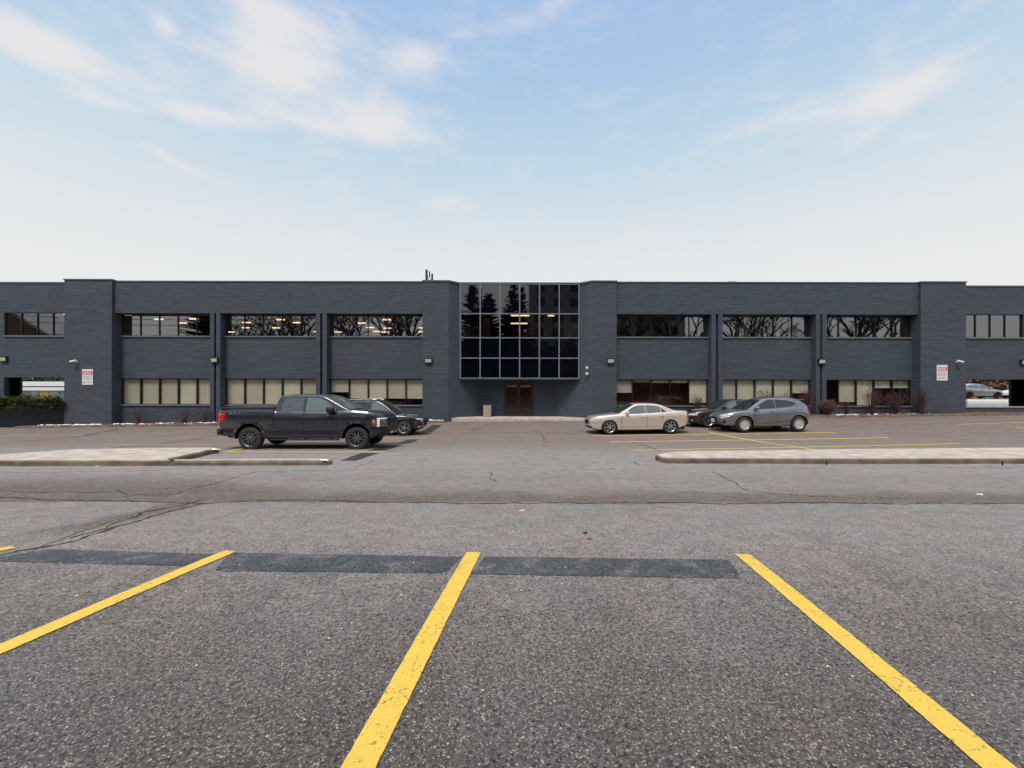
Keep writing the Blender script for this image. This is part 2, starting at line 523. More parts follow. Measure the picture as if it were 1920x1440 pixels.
simple('juniper_green', (.085, .115, .030), .7, var=.55, scale=3.5)
simple('juniper_tip', (.36, .38, .20), .7, var=.4, scale=5)
simple('shrub_twig', (.085, .035, .038), .9, var=.35, scale=9)
simple('shrub_brown', (.15, .085, .065), .9, var=.35, scale=9)
simple('thicket_brown', (.17, .10, .07), .9, var=.5, scale=1.2)
simple('thicket_green', (.05, .065, .035), .9, var=.5, scale=1.2)
simple('render_white', (.78, .78, .80), .6, var=.05)
simple('render_grey', (.36, .37, .40), .7, var=.1)
simple('render_tan', (.22, .19, .165), .8, var=.15, scale=.4)
simple('panel_yellow', (.72, .58, .10), .5, var=.1)
simple('panel_teal', (.22, .38, .36), .3, var=.2)
simple('panel_pale', (.48, .52, .54), .3, var=.2)
simple('wire', (.02, .02, .02), .6)
simple('litter_red', (.35, .03, .03), .6)
simple('litter_pale', (.62, .58, .52), .7, var=.3, scale=30)
simple('leaf_litter', (.20, .085, .04), .9, var=.5, scale=30)
# cars
def paint(name, col, metal, rough=.28):
    m = simple(name, col, rough, metal, var=.03, scale=3, coat=1.0, spec=.5)
    return m
paint('paint_black', (.021, .0205, .030), .2, .3)
paint('paint_black_suv', (.015, .0155, .022), .3, .3)
paint('paint_champagne', (.70, .60, .535), .45, .34)
paint('paint_steel', (.195, .20, .232), .5, .3)
paint('paint_darkgrey', (.020, .021, .024), .4, .3)
paint('paint_silver', (.42, .44, .47), .6, .3)
paint('paint_white', (.7, .7, .72), .1, .3)
simple('car_glass', (.012, .016, .017), .05, var=.1, spec=.8, coat=.6)
simple('car_glass_mid', (.075, .072, .085), .06, var=.2, spec=.8, coat=.6)
simple('car_glass_light', (.115, .145, .138), .05, var=.2, spec=.9, coat=.6, scale=1.2)
simple('tyre', (.030, .029, .028), .85, var=.25, scale=10)
simple('alloy', (.55, .55, .56), .25, metal=.9, var=.08)
simple('alloy_grey', (.16, .16, .17), .35, metal=.8, var=.1)
simple('alloy_black', (.030, .030, .033), .38, metal=.5, var=.1)
simple('hub_silver', (.60, .59, .56), .4, metal=.35, var=.06)
simple('chrome', (.75, .75, .76), .12, metal=1.0, var=.03)
simple('car_black', (.012, .012, .012), .55, var=.15)
simple('underbody', (.006, .006, .006), .9)
simple('lamp_red', (.50, .010, .018), .15, var=.2, scale=14, coat=.8)
simple('lamp_amber', (.72, .22, .04), .2, coat=.5)
simple('lamp_clear', (.55, .57, .58), .12, metal=.3, var=.35, scale=16, coat=.8)
simple('lamp_smoke', (.10, .10, .105), .15, metal=.4, var=.4, scale=18, coat=.8)
simple('lamp_white', (.85, .86, .88), .2, coat=.6, var=.03)


def glass_mat(name, refl, tint, rough=.0, glow=None, wob=.0):
    m, t = newmat(name)
    t.t.nodes.remove(t.p)
    tr = t.n('ShaderNodeBsdfTransparent'); tr.inputs[0].default_value = (*tint, 1)
    gl = t.n('ShaderNodeBsdfGlossy'); gl.inputs[0].default_value = (.92, .93, .97, 1); gl.inputs[1].default_value = rough
    ge = t.n('ShaderNodeNewGeometry'); dt = t.n('ShaderNodeVectorMath', operation='DOT_PRODUCT')
    t.l(ge.outputs['Incoming'], dt.inputs[0]); t.l(ge.outputs['Normal'], dt.inputs[1])
    fr = t.m('POWER', t.m('SUBTRACT', 1.0, t.m('ABSOLUTE', dt.outputs['Value'])), 5.0)
    fac = t.m('ADD', refl, t.m('MULTIPLY', fr, 1 - refl), clamp=True)
    if wob:
        b = t.n('ShaderNodeBump'); b.inputs['Strength'].default_value = wob; b.inputs['Distance'].default_value = .01
        t.l(t.noise(t.n('ShaderNodeTexCoord').outputs['Object'], .9, 2, .5), b.inputs['Height'])
        t.l(b.outputs[0], gl.inputs['Normal'])
    mx = t.n('ShaderNodeMixShader'); t.l(fac, mx.inputs[0]); t.l(tr.outputs[0], mx.inputs[1]); t.l(gl.outputs[0], mx.inputs[2])
    t.l(mx.outputs[0], t.out.inputs[0])
    return m


glass_mat('office_glass', .22, (.62, .55, .50), wob=.05)
glass_mat('office_glass_low', .13, (.94, .92, .87), wob=.05)
glass_mat('curtain_glass', .13, (.55, .50, .47), wob=.04)
simple('door_glass', (.036, .019, .016), .12, spec=.6, var=.25, scale=1)
m_, t_ = newmat('spandrel_glass')
t_.p.inputs['Base Color'].default_value = (.003, .003, .007, 1)
t_.p.inputs['Roughness'].default_value = .02
t_.p.inputs['Specular IOR Level'].default_value = 1.0
t_.p.inputs['IOR'].default_value = 1.62
m_, t_ = newmat('tube_light')
t_.p.inputs['Emission Color'].default_value = (1, .74, .46, 1); t_.p.inputs['Emission Strength'].default_value = 2.0
t_.p.inputs['Base Color'].default_value = (.8, .8, .8, 1)

# ---------------------------------------------------------------- lie of the land
PY = [(-400, .5), (-60, .45), (-10, .16), (0, .04), (4.4, 0), (7.4, -.14), (11.4, -.19), (14.5, -.19), (17, -.225), (19.8, -.19), (22.5, -.12), (25, -.04), (27.5, .02), (34, .05), (600, .05)]


def smooth(a, b, x):
    t = min(1, max(0, (x - a) / (b - a)))
    return t * t * (3 - 2 * t)


def terrain(X, Y):
    z = PY[-1][1]
    for i in range(len(PY) - 1):
        if PY[i][0] <= Y <= PY[i + 1][0]:
            a, b = PY[i], PY[i + 1]
            p, q = PY[max(i - 1, 0)], PY[min(i + 2, len(PY) - 1)]
            h = b[0] - a[0]; t = (Y - a[0]) / h
            m0 = (b[1] - p[1]) / max(b[0] - p[0], 1e-6) * h; m1 = (q[1] - a[1]) / max(q[0] - a[0], 1e-6) * h
            z = (2 * t ** 3 - 3 * t * t + 1) * a[1] + (t ** 3 - 2 * t * t + t) * m0 + (-2 * t ** 3 + 3 * t * t) * b[1] + (t ** 3 - t * t) * m1
            break
    c = .0150 * smooth(12.5, 26, Y)
    return z + c * max(-45, min(45, X))


def G(px, py, dz=0.0):
    """pixel of the 1920x1440 photograph -> point on the ground (raised by dz)"""
    u = (px - 960) / FPX
    v = -(py - 740 - (px - 960) * ROLL) / FPX
    z = -.1; Y = 10
    for _ in range(60):
        Y = .5 * Y + .5 * min(60, (H - z - dz) / -v)
        z = terrain(u * Y, Y)
    return Vector((u * Y, Y, z + dz))


def frange(a, b, s):
    n = max(1, int(round((b - a) / s)))
    return [a + (b - a) * i / n for i in range(n + 1)]


xs = [-900, -300, -120] + frange(-60, 60, .6) + [120, 300, 900]
ys = [-900, -300, -100, -50, -25] + frange(-10, 35, .4) + [45, 60, 90, 150, 400, 1200]
g = MB()
g.grid([[(x, y, terrain(x, y)) for x in xs] for y in ys])
tag(g.build('ground', MATS['asphalt'], smooth=True), kind='structure')


def drape(poly, name, mat, dz=.004, step=.5, jag=0.0, seed=1):
    """a thin sheet following the ground: poly = 4 corners (a,b,c,d), a-b and d-c along"""
    a, b, c, d = [Vector((p[0], p[1])) for p in poly]
    n = max(2, int((b - a).length / step)); m = max(2, int((d - a).length / step))
    rnd = random.Random(seed)
    rows = []
    for j in range(m + 1):
        r = []
        for i in range(n + 1):
            u, v = i / n, j / m
            p = (a * (1 - u) + b * u) * (1 - v) + (d * (1 - u) + c * u) * v
            if jag and (j in (0, m) or i in (0, n)):
                p += Vector((rnd.uniform(-jag, jag), rnd.uniform(-jag, jag)))
            r.append((p.x, p.y, terrain(p.x, p.y) + dz))
        rows.append(r)
    g = MB(); g.grid(rows)
    return g.build(name, mat, fix=True)


def stripe(a, b, w, name='parking_line', mat='yellow_paint', dz=.008, jag=.0028, seed=1):
    a = Vector((a[0], a[1])); b = Vector((b[0], b[1]))
    d = (b - a).normalized(); nrm = Vector((-d.y, d.x)) * w / 2
    rnd = random.Random(seed)
    n = max(2, int((b - a).length / .045))
    rows = [[], []]
    for i in range(n + 1):
        p = a + (b - a) * i / n
        for k, sgn in enumerate((-1, 1)):
            q = p + nrm * sgn + Vector((rnd.uniform(-jag, jag), rnd.uniform(-jag, jag)))
            rows[k].append((q.x, q.y, terrain(q.x, q.y) + dz))
    g = MB(); g.grid(rows)
    o = g.build(name, MATS[mat])
    # face up
    me = o.data
    if me.polygons[0].normal.z < 0: me.flip_normals()
    return tag(o, kind='structure')


# ---- foreground bays
stripe(G(433, 1034), G(-300, 1350), .155, seed=2)
stripe(G(889, 1036.5), G(600, 1580), .155, seed=3)
stripe(G(1392, 1040), G(2160, 1682), .155, seed=4)
stripe(G(25, 1027), G(-420, 1110), .15, seed=5)
# dark seal-coat rectangles across the bay heads
def seal(pts, seed):
    P = [G(*p) for p in pts]
    tag(drape(P, 'asphalt_seal', MATS['asphalt_seal'], .004, .15, .008, seed), kind='structure')
seal([(-40, 1052), (372, 1062), (420, 1040), (90, 1030)][:4], 1)
seal([(402, 1071), (836, 1075), (866, 1044), (432, 1037)], 2)
seal([(884, 1077), (1391, 1085), (1366, 1050), (909, 1044)], 3)
# ---- far bays, left block
SL = [((420, 847.5), (722, 847.5)), ((190, 834), (765, 834)), ((336, 821.5), (800, 822)), ((0, 817), (160, 816.5)), ((620, 812), (815, 811.5)), ((0, 808), (60, 803)), ]
for i, (a, b) in enumerate(SL):
    stripe(G(*a), G(*b), .14, mat='faded_yellow' if i else 'yellow_paint', seed=10 + i)
stripe(G(425, 848), G(466, 839), .11, mat='yellow_paint', seed=31)
# ---- far bays, right block
SR = [((1180, 845), (1800, 832)), ((1145, 829), (1667, 821)), ((1110, 817.5), (1565, 811)), ((1790, 796), (1990, 790)), ((1905, 803), (1990, 800.5))]
for i, (a, b) in enumerate(SR):
    stripe(G(*a), G(*b), .14, mat='faded_yellow' if i > 2 else 'yellow_paint', seed=40 + i)
stripe(G(1330, 811), G(1540, 845), .14, mat='yellow_paint', seed=50)
stripe(G(1875, 781), G(1960, 785), .11, mat='faded_yellow', seed=51)
for i, pts in enumerate([[(637, 864), (668, 864), (712, 849.5), (678, 849.5)], [(690, 845), (722, 845), (753, 835.5), (727, 835.5)], [(745, 831.5), (770, 831.5), (787, 824), (765, 824)],
                         [(790, 809), (812, 809), (829, 797), (812, 797)]]):
    P = [G(*p) for p in pts]
    tag(drape(P, 'asphalt_seal', MATS['tar'], .004, .3, .02, 60 + i), kind='structure')


def ribbon(pts, w, name, mat, dz=.005, jit=.03, seed=1, px=True, sub=9):
    rnd = random.Random(seed)
    P = [G(*p) if px else Vector((p[0], p[1], 0)) for p in pts]
    line = []
    for a, b in zip(P[:-1], P[1:]):
        n = max(2, int((b - a).length * sub))
        for i in range(n):
            q = a + (b - a) * (i / n)
            line.append(Vector((q.x, q.y)))
    line.append(Vector((P[-1].x, P[-1].y)))
    ox = oy = 0
    rows = [[], []]
    for i, p in enumerate(line):
        ox = .75 * ox + rnd.uniform(-jit, jit); oy = .75 * oy + rnd.uniform(-jit, jit)
        t = (line[min(i + 1, len(line) - 1)] - line[max(i - 1, 0)]).normalized()
        nn = Vector((-t.y, t.x)) * (w * rnd.uniform(.15, 1.0) / 2) * (1.0 if sub > 5 else 1.0)
        for k, s in enumerate((-1, 1)):
            q = p + Vector((ox, oy)) + nn * s
            rows[k].append((q.x, q.y, terrain(q.x, q.y) + dz))
    g = MB(); g.grid(rows)
    o = g.build(name, MATS[mat])
    if o.data.polygons and o.data.polygons[0].normal.z < 0: o.data.flip_normals()
    return tag(o, kind='structure')


cr = [([(-40, 933), (120, 938), (250, 941), (330, 942), (400, 943), (560, 937), (640, 939), (760, 943), (860, 943), (1000, 944), (1180, 943), (1400, 944), (1650, 943), (1960, 945)], .045, 'crack'),
      ([(-40, 1052), (60, 1030), (150, 1012), (230, 985), (310, 962), (385, 944)], .05, 'crack'),
      ([(120, 1012), (180, 996), (240, 972), (262, 962), (340, 948), (372, 938)], .03, 'crack'),
      ([(60, 1034), (130, 1006), (205, 978), (255, 960), (300, 953)], .03, 'crack_brown'), ([(160, 996), (230, 968), (290, 950)], .05, 'crack_brown'),
      ([(215, 919), (240, 928), (280, 929), (330, 928), (360, 916), (400, 908), (450, 893), (480, 885), (620, 882)], .02, 'crack'),
      ([(0, 920), (60, 923), (220, 922), (330, 915)], .018, 'crack'),
      ([(200, 940), (260, 925), (310, 930)], .02, 'crack_brown'),
      ([(640, 882), (900, 880), (1150, 880), (1500, 879), (1960, 876)], .012, 'crack'),
      ([(1335, 885), (1370, 902), (1400, 921), (1480, 928), (1570, 932)], .025, 'crack'),
      ([(1270, 922), (1400, 927), (1480, 925), (1560, 933), (1700, 934)], .018, 'crack_brown'),
      ([(920, 884), (926, 892), (922, 898), (930, 904)], .02, 'crack'),
      ([(1190, 866), (1200, 872), (1225, 873)], .025, 'crack'),
      ([(665, 879), (700, 863)], .015, 'crack'),
      ([(1015, 812), (1020, 820), (1024, 830)], .03, 'crack'),
      ([(1180, 828), (1210, 836), (1240, 846)], .035, 'tar'),
      ([(820, 812), (900, 811), (1080, 812)], .04, 'crack'), ([(860, 806), (930, 805), (1010, 806)], .05, 'tar'), ([(640, 831), (980, 830)], .012, 'crack'),
      ([(1660, 813), (1750, 818), (1830, 826), (1925, 832)], .03, 'tar'), ([(1560, 800), (1700, 796), (1830, 793)], .03, 'crack'),
      ([(740, 937), (760, 932), (815, 930), (830, 927)], .03, 'crack_brown'), ([(430, 937), (480, 936), (500, 940)], .06, 'crack_brown'),
      ([(0, 886), (150, 885), (300, 883)], .015, 'crack'), ([(130, 905), (230, 893), (290, 885)], .012, 'crack')]
for i, (p, wd, mt) in enumerate(cr):
    wd *= 1.5
    ribbon(p, wd, 'asphalt_crack', mt, seed=i, jit=.034 if wd > .02 else .02, sub=11)
for i, (a, b, wd) in enumerate([((205, 841), (345, 827), .11), ((345, 827), (410, 817), .16), ((40, 828.5), (140, 820), .12), ((140, 820), (222, 804), .25), ((0, 833), (40, 829), .06)]):
    ribbon([a, b], wd, 'tar_seam', 'tar', seed=70 + i, jit=.006, sub=4)


# ---- raised slabs
def slab(pts, h, name, mat, bev=.03, kind='structure', zt=None, rough=0.0):
    """closed outline of ground points -> slab with a chamfered top edge that follows the ground"""
    P = [Vector((p[0], p[1])) for p in pts]
    area = sum(a.x * b.y - b.x * a.y for a, b in zip(P, P[1:] + P[:1]))
    if area < 0: P.reverse()
    D = []
    for a, b in zip(P, P[1:] + P[:1]):
        n = max(1, int((b - a).length / (.22 if rough else .8)))
        for i in range(n):
            q = a + (b - a) * i / n
            if rough: q = q + Vector((random.Random(int(q.x * 977)).uniform(-rough, rough), random.Random(int(q.x * 1931) + 7).uniform(-rough, rough)))
            D.append(q)
    n = len(D)
    ins = []
    for i in range(n):
        t1 = (D[i] - D[i - 1]).normalized(); t2 = (D[(i + 1) % n] - D[i]).normalized()
        nr = Vector((-(t1 + t2).y, (t1 + t2).x)).normalized()
        ins.append(D[i] + nr * bev)
    bm = bmesh.new()
    zz = (lambda p: terrain(p.x, p.y)) if zt is None else zt
    r0 = [bm.verts.new((p.x, p.y, terrain(p.x, p.y) - .25)) for p in D]
    r1 = [bm.verts.new((p.x, p.y, zz(p) + h - bev)) for p in D]
    r2 = [bm.verts.new((p.x, p.y, zz(p) + h)) for p in ins]
    ed = []
    for i in range(n):
        j = (i + 1) % n
        bm.faces.new((r0[i], r0[j], r1[j], r1[i])); bm.faces.new((r1[i], r1[j], r2[j], r2[i]))
        e = bm.edges.get((r2[i], r2[j])); ed.append(e)
    bmesh.ops.triangle_fill(bm, use_beauty=True, use_dissolve=False, edges=ed)
    bmesh.ops.recalc_face_normals(bm, faces=bm.faces)
    me = bpy.data.meshes.new(name); bm.to_mesh(me); bm.free(); me.materials.append(MATS[mat])
    o = bpy.data.objects.new(name, me); COL.objects.link(o)
    return tag(o, kind=kind)


def gp(px, py, dz=0):
    p = G(px, py, dz); return (p.x, p.y)


# right island: kerb ring + paved top
ISL = [gp(1250, 869), gp(1238, 866), gp(1231, 861, .03), gp(1229, 857, .1), gp(1233, 852, .14), gp(1250, 848.5, .14), gp(1290, 846, .14), gp(1600, 842, .14), gp(1990, 838.5, .14), gp(2300, 836, .14), gp(2300, 869), gp(1920, 869.5), gp(1600, 870)]
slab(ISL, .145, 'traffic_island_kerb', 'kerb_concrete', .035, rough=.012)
def inset(pts, d):
    P = [Vector(p) for p in pts]
    area = sum(a.x * b.y - b.x * a.y for a, b in zip(P, P[1:] + P[:1]))
    s = 1 if area > 0 else -1
    out = []
    for i in range(len(P)):
        t1 = (P[i] - P[i - 1]).normalized(); t2 = (P[(i + 1) % len(P)] - P[i]).normalized()
        n = Vector((-(t1 + t2).y, (t1 + t2).x)).normalized() * s
        out.append(tuple(P[i] + n * d))
    return out
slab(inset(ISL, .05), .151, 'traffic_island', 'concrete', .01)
# left island
ISLL = [gp(-400, 874.5), gp(0, 874), gp(320, 873.5), gp(316, 866, .05), gp(330, 858, .14), gp(408, 846, .05), gp(411, 841.5, .12), gp(400, 839.5, .14), gp(300, 840, .14), gp(143, 842.5, .14), gp(-60, 856, .14), gp(-400, 857, .14)]
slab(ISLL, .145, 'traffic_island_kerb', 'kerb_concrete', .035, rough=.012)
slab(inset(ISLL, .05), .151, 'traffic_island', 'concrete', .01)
STR = [gp(323, 873.5), gp(612, 872.5), gp(624, 870), gp(606, 860.5, .12), gp(590, 859, .14), gp(325, 861, .14)]
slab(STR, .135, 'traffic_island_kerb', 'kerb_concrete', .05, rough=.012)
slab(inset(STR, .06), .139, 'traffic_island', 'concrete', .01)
# joints cut across the kerb stones
for px in (115, 295, 438, 1550, 1880, 345, 530):
    a = Vector(gp(px, 872.5)); z = terrain(a.x, a.y)
    j = MB(); j.box(a.x - .008, a.x + .008, a.y - .012, a.y + .02, z - .05, z + .12)
    tag(j.build('kerb_joint', MATS['crack']), kind='structure')
# ---------------------------------------------------------------- the office building
YF, YP, YR, YG, YB = 27.60, 27.43, 28.05, 28.17, 28.36
BR = MATS['painted_brick']
bld = empty('office_building', (0, 28, 0), label='long two-storey dark blue-grey painted brick office building with a central glass entrance bay', cat='office building')
OFF = Vector((0, -28, 0))


def bpart(mb, name, mat, parent=None, **kw):
    o = mb.build(name, MATS[mat], parent if parent else bld, **kw)
    if parent is None: o.location = OFF
    return o


W = MB()
ZB = -.9
ZT = 8.96
LP, RP = (-28.79, -25.74), (26.27, 29.18)                 # end piers
CP = [(-5.76, YP), (-4.08, YP), (-2.01, 29.30), (-2.01, 29.75), (-5.76, 29.75)]
CPR = [(6.72, YP), (6.72, 29.75), (2.93, 29.75), (2.93, 29.30), (5.11, YP)]
# headers over the three bays of each side
W.box(LP[1], -5.76, YF, YB, 6.95, ZT)
W.box(6.72, RP[0], YF, YB, 6.95, ZT)
bays = [(-25.74, -19.55), (-18.88, -12.69), (-12.0, -5.76), (6.72, 12.90), (13.62, 19.66), (20.34, 26.27)]
for a, b in bays:
    W.box(a, b, YR, YB - .003, 2.74, 5.44)               # spandrel
    W.box(a, b, YR, YB - .003, ZB, .93)                   # base wall
for a, b, zt_ in (LP + (9.02,), RP + (8.975,)):
    W.box(a, b, YP, YB + .003, ZB, zt_)
W.prism(CP, ZB, ZT); W.prism(list(reversed(CPR)), ZB, ZT)
# wings
for (a, b, wx) in ((-52, LP[0], (-33.4, -28.79)), (RP[1], 52, (29.18, 33.62))):
    W.box(a, b, YR, YB, 7.05, ZT - (.1 if a > 0 else 0))
    W.box(a, b, YR, YB - .003, 2.78, 5.44)
    if a < 0:
        W.box(a, -46, YR + .002, YB - .005, 5.44, 7.05); W.box(-34.0, wx[0], YR + .002, YB - .005, 5.44, 7.05)
        W.box(a, wx[0], YR + .002, YB - .005, ZB, 2.78)
        W.box(wx[0], b, YR, YB, ZB, .93)
    else:
        W.box(wx[1], 34.2, YR + .002, YB - .005, 5.44, 7.05); W.box(46, b, YR + .002, YB - .005, 5.44, 7.05)
        W.box(40, b, YR + .002, YB - .005, ZB, 2.78)
        W.box(a, 40, YR, YB, ZB, .93)
# entrance back wall
W.box(-2.01, -.57, 29.30, 29.55, ZB, 2.76)
W.box(1.49, 2.93, 29.30, 29.55, ZB, 2.76)
bpart(W, 'wall', 'painted_brick')
# double piers with a recessed downpipe slot
for (a, b) in ((-19.55, -18.88), (-12.69, -12.0), (12.90, 13.62), (19.66, 20.34)):
    p = MB(); wd = .27
    p.box(a, a + wd, YF + .002, YB + .01, ZB, 6.95); p.box(b - wd, b, YF + .002, YB + .01, ZB, 6.95)
    p.box(a + wd, b - wd, YF + .3, YB + .008, ZB, 6.95)
    po = bpart(p, 'pier', 'painted_brick')
    d = MB(); m = (a + b) / 2
    d.tube([(m, YF + .22, -.6), (m, YF + .22, 6.9)], .045, 8)
    bpart(d, 'downpipe', 'trim_paint', po)
# copings
c = MB()
c.box(LP[1], -5.76, YF - .035, YB + .03, ZT, 9.035)
c.box(6.72, RP[0], YF - .035, YB + .03, ZT, 9.035)
for a, b, zt_ in (LP + (9.02,), RP + (8.975,)): c.box(a - .04, b + .04, YP - .04, YB + .05, zt_, zt_ + .075)
c.box(-52, LP[0] - .04, YR - .035, YB + .03, ZT, 9.055); c.box(RP[1] + .04, 52, YR - .035, YB + .03, ZT - .1, 8.945)
cp = [(-5.80, YP - .04), (-4.06, YP - .04), (-3.46, 27.90), (4.44, 27.90), (5.09, YP - .04), (6.76, YP - .04), (6.76, YP + .4), (5.3, YP + .4), (4.6, 28.4), (-3.6, 28.4), (-4.3, YP + .4), (-5.80, YP + .4)]
c.prism(cp, ZT, 9.06)
bpart(c, 'coping', 'coping_metal')
rf = MB(); rf.box(-52, 52, YB, 36, 8.5, 8.62); rf.box(-28.7, 29.1, 36, 46, 8.5, 8.62)
bpart(rf, 'roof', 'roof_steel')
# inner shell: floors, ceilings, back walls
s = MB()
s.box(-52, 52, YB + .02, 36, 7.42, 7.5); s.box(-28.7, 29.1, 36.02, 46, 7.42, 7.5)
bpart(s, 'ceiling', 'room_ceiling')
s = MB()
s.box(-28.7, 29.1, 45.9, 46, -.5, 7.4)
s.box(-28.7, -28.5, YB + .02, 45.8, 2.9, 7.4); s.box(28.9, 29.1, YB + .02, 45.8, 2.9, 7.4)
s.box(-28.5, 28.9, YB + .02, 45.8, 3.9, 4.1)
s.box(-52, -28.75, YB + .02, 36, 3.6, 4.1); s.box(29.15, 52, YB + .02, 36, 3.6, 4.1)
s.box(-52, -28.75, 35.8, 36, 4.1, 7.4); s.box(29.15, 52, 35.8, 36, 4.1, 7.4)
s.box(-28.5, -5.6, 30.0, 30.2, -.3, 3.9); s.box(6.6, 28.9, 30.0, 30.2, -.3, 3.9)
s.box(-5.75, -5.6, 29.8, 33.0, -.3, 3.9); s.box(6.6, 6.75, 29.8, 33.0, -.3, 3.9)
s.box(-28.5, -5.8, YB + .03, 33.0, -.3, -.2); s.box(6.8, 28.9, YB + .03, 33, -.3, -.2)
s.box(-5.6, 6.6, 34, 34.2, -.3, 3.9); s.box(-5.6, 6.6, 29.6, 34, 2.9, 3.8)
bpart(s, 'interior_wall', 'room_dark')
# open ground-floor passages under both wings
for sg, a, b, o0, o1 in ((-1, -52, -28.75, -41.3, -29.5), (1, 29.15, 52, 29.6, 41.9)):
    s = MB(); s.box(a, b, YB, 36, 3.1, 3.55)
    if sg < 0:
        s.box(a, o0, 35.8, 36, -.9, 3.1); s.box(-28.95, -28.75, YB + .01, 36.01, -.9, 3.1); s.box(-52, -51.8, YB, 35.8, -.9, 3.1)
    else:
        s.box(o1, b, 35.8, 36, -.4, 3.1); s.box(29.15, 29.35, YB + .01, 36.01, -.4, 3.1); s.box(51.8, 52, YB, 35.8, -.4, 3.1)
    bpart(s, 'passage_lining', 'room_black')
s = MB(); s.box(29.18, 40, YR - .05, YB + .06, .93, 1.0)
bpart(s, 'wall_cap', 'concrete')


def window(x0, x1, z0, z1, n, mat, y=YG, blinds=None, sill=True, fw=.035, mw=.05, bars=None):
    f = MB()
    f.box(x0, x1, y - .05, y + .05, z1 - fw, z1 + .02); f.box(x0, x1, y - .05, y + .05, z0, z0 + fw)
    f.box(x0, x0 + fw, y - .05, y + .05, z0 + fw, z1 - fw); f.box(x1 - fw, x1, y - .05, y + .05, z0 + fw, z1 - fw)
    st = bars or [x0 + (x1 - x0) * k / n for k in range(1, n)]
    for x in st: f.box(x - mw / 2, x + mw / 2, y - .055, y + .045, z0 + fw, z1 - fw)
    fo = bpart(f, 'window', 'bronze_frame')
    p = MB(); p.add([(x0, y, z0), (x1, y, z0), (x1, y, z1), (x0, y, z1)], [(0, 1, 2, 3)])
    bpart(p, 'pane', mat, fo)
    if sill:
        s = MB(); s.rbox(x0 + .004, x1 - .004, YR - .07, YB - .05, z0 - .09, z0 - .002, .008)
        bpart(s, 'sill', 'sill_metal', fo)
    if blinds:
        ed = [x0] + st + [x1]
        for k, fr in enumerate(blinds):
            if fr <= 0: continue
            b = MB(); nn = 10
            rows = []
            zb = z1 - (z1 - z0) * fr
            for j in range(2):
                rows.append([(ed[k] + .04 + (ed[k + 1] - ed[k] - .08) * i / nn, y + .10 + .006 * math.sin(i * 2.1), (zb, z1 - .01)[j]) for i in range(nn + 1)])
            b.grid(rows); b.box(ed[k] + .04, ed[k + 1] - .04, y + .085, y + .115, zb - .025, zb)
            bpart(b, 'blind', 'blind', fo)
    return fo


BL = [[1, 1, 1, 1, 1], [.97, .97, 1, 1, 1], [.5, .74, .74, .74, .74], [.5, .1, .12, .12, .88], [.97, .97, 1, 1, .5], [0, .84, .97, .3, .3]]
for k, (a, b) in enumerate(bays):
    window(a, b, 5.53, 6.95, 5, 'office_glass')
    window(a, b, 1.02, 2.74, 5, 'office_glass_low', blinds=BL[k])
window(-33.4, -28.79, 5.53, 7.05, 5, 'office_glass', bars=[-32.35, -31.3, -30.26, -29.22])
window(29.18, 33.62, 5.53, 7.05, 5, 'office_glass', bars=[30.55, 31.52, 32.5])
window(-46, -34.0, 5.53, 7.05, 11, 'office_glass')
window(34.2, 46, 5.53, 7.05, 11, 'office_glass')

# curtain wall
cw = empty('curtain_wall', (0, 0, 0)); cw.parent = bld; cw.location = OFF
X0, X1, YC = -3.385, 4.37, 27.95
zr = [2.79, 4.10, 5.43, 7.01, 8.95]
f = MB(); mw = .075
for k in range(7):
    x = X0 + (X1 - X0) * k / 6
    f.box(x - mw / 2, x + mw / 2, YC - .05, YC + .12, 2.76, 8.955)
for z in zr:
    for k in range(6):
        xa = X0 + (X1 - X0) * k / 6 + mw / 2; xb = X0 + (X1 - X0) * (k + 1) / 6 - mw / 2
        f.box(xa, xb, YC - .045, YC + .115, z - .035 if z > 2.8 else 2.765, z + .035 if z < 8.9 else 8.95)
fo = f.build('frame', MATS['mullion_blue'], cw)
for r in range(4):
    for k in range(6):
        xa = X0 + (X1 - X0) * k / 6; xb = X0 + (X1 - X0) * (k + 1) / 6
        p = MB()
        rr = random.Random(r * 10 + k)
        t1, t2 = rr.uniform(-.007, .007), rr.uniform(-.007, .007)
        p.add([(xa, YC + .03, zr[r]), (xb, YC + .03 + t1, zr[r]), (xb, YC + .03 + t1 + t2, zr[r + 1]), (xa, YC + .03 + t2, zr[r + 1])], [(0, 1, 2, 3)])
        p.build('pane', MATS['curtain_glass' if r == 2 else 'spandrel_glass'], cw)
sf = MB(); sf.box(X0 - .06, X1 + .06, YC - .04, 29.3, 2.70, 2.763)
sf.build('soffit', MATS['trim_paint'], cw)
for xa, xb in ((X0 - .3, X0 - mw / 2 - .003), (X1 + mw / 2 + .003, X1 + .3)):
    sd_ = MB(); sd_.box(xa, xb, YC + .0, 28.3, 2.77, 8.95); sd_.build('side_trim', MATS['trim_paint'], cw)

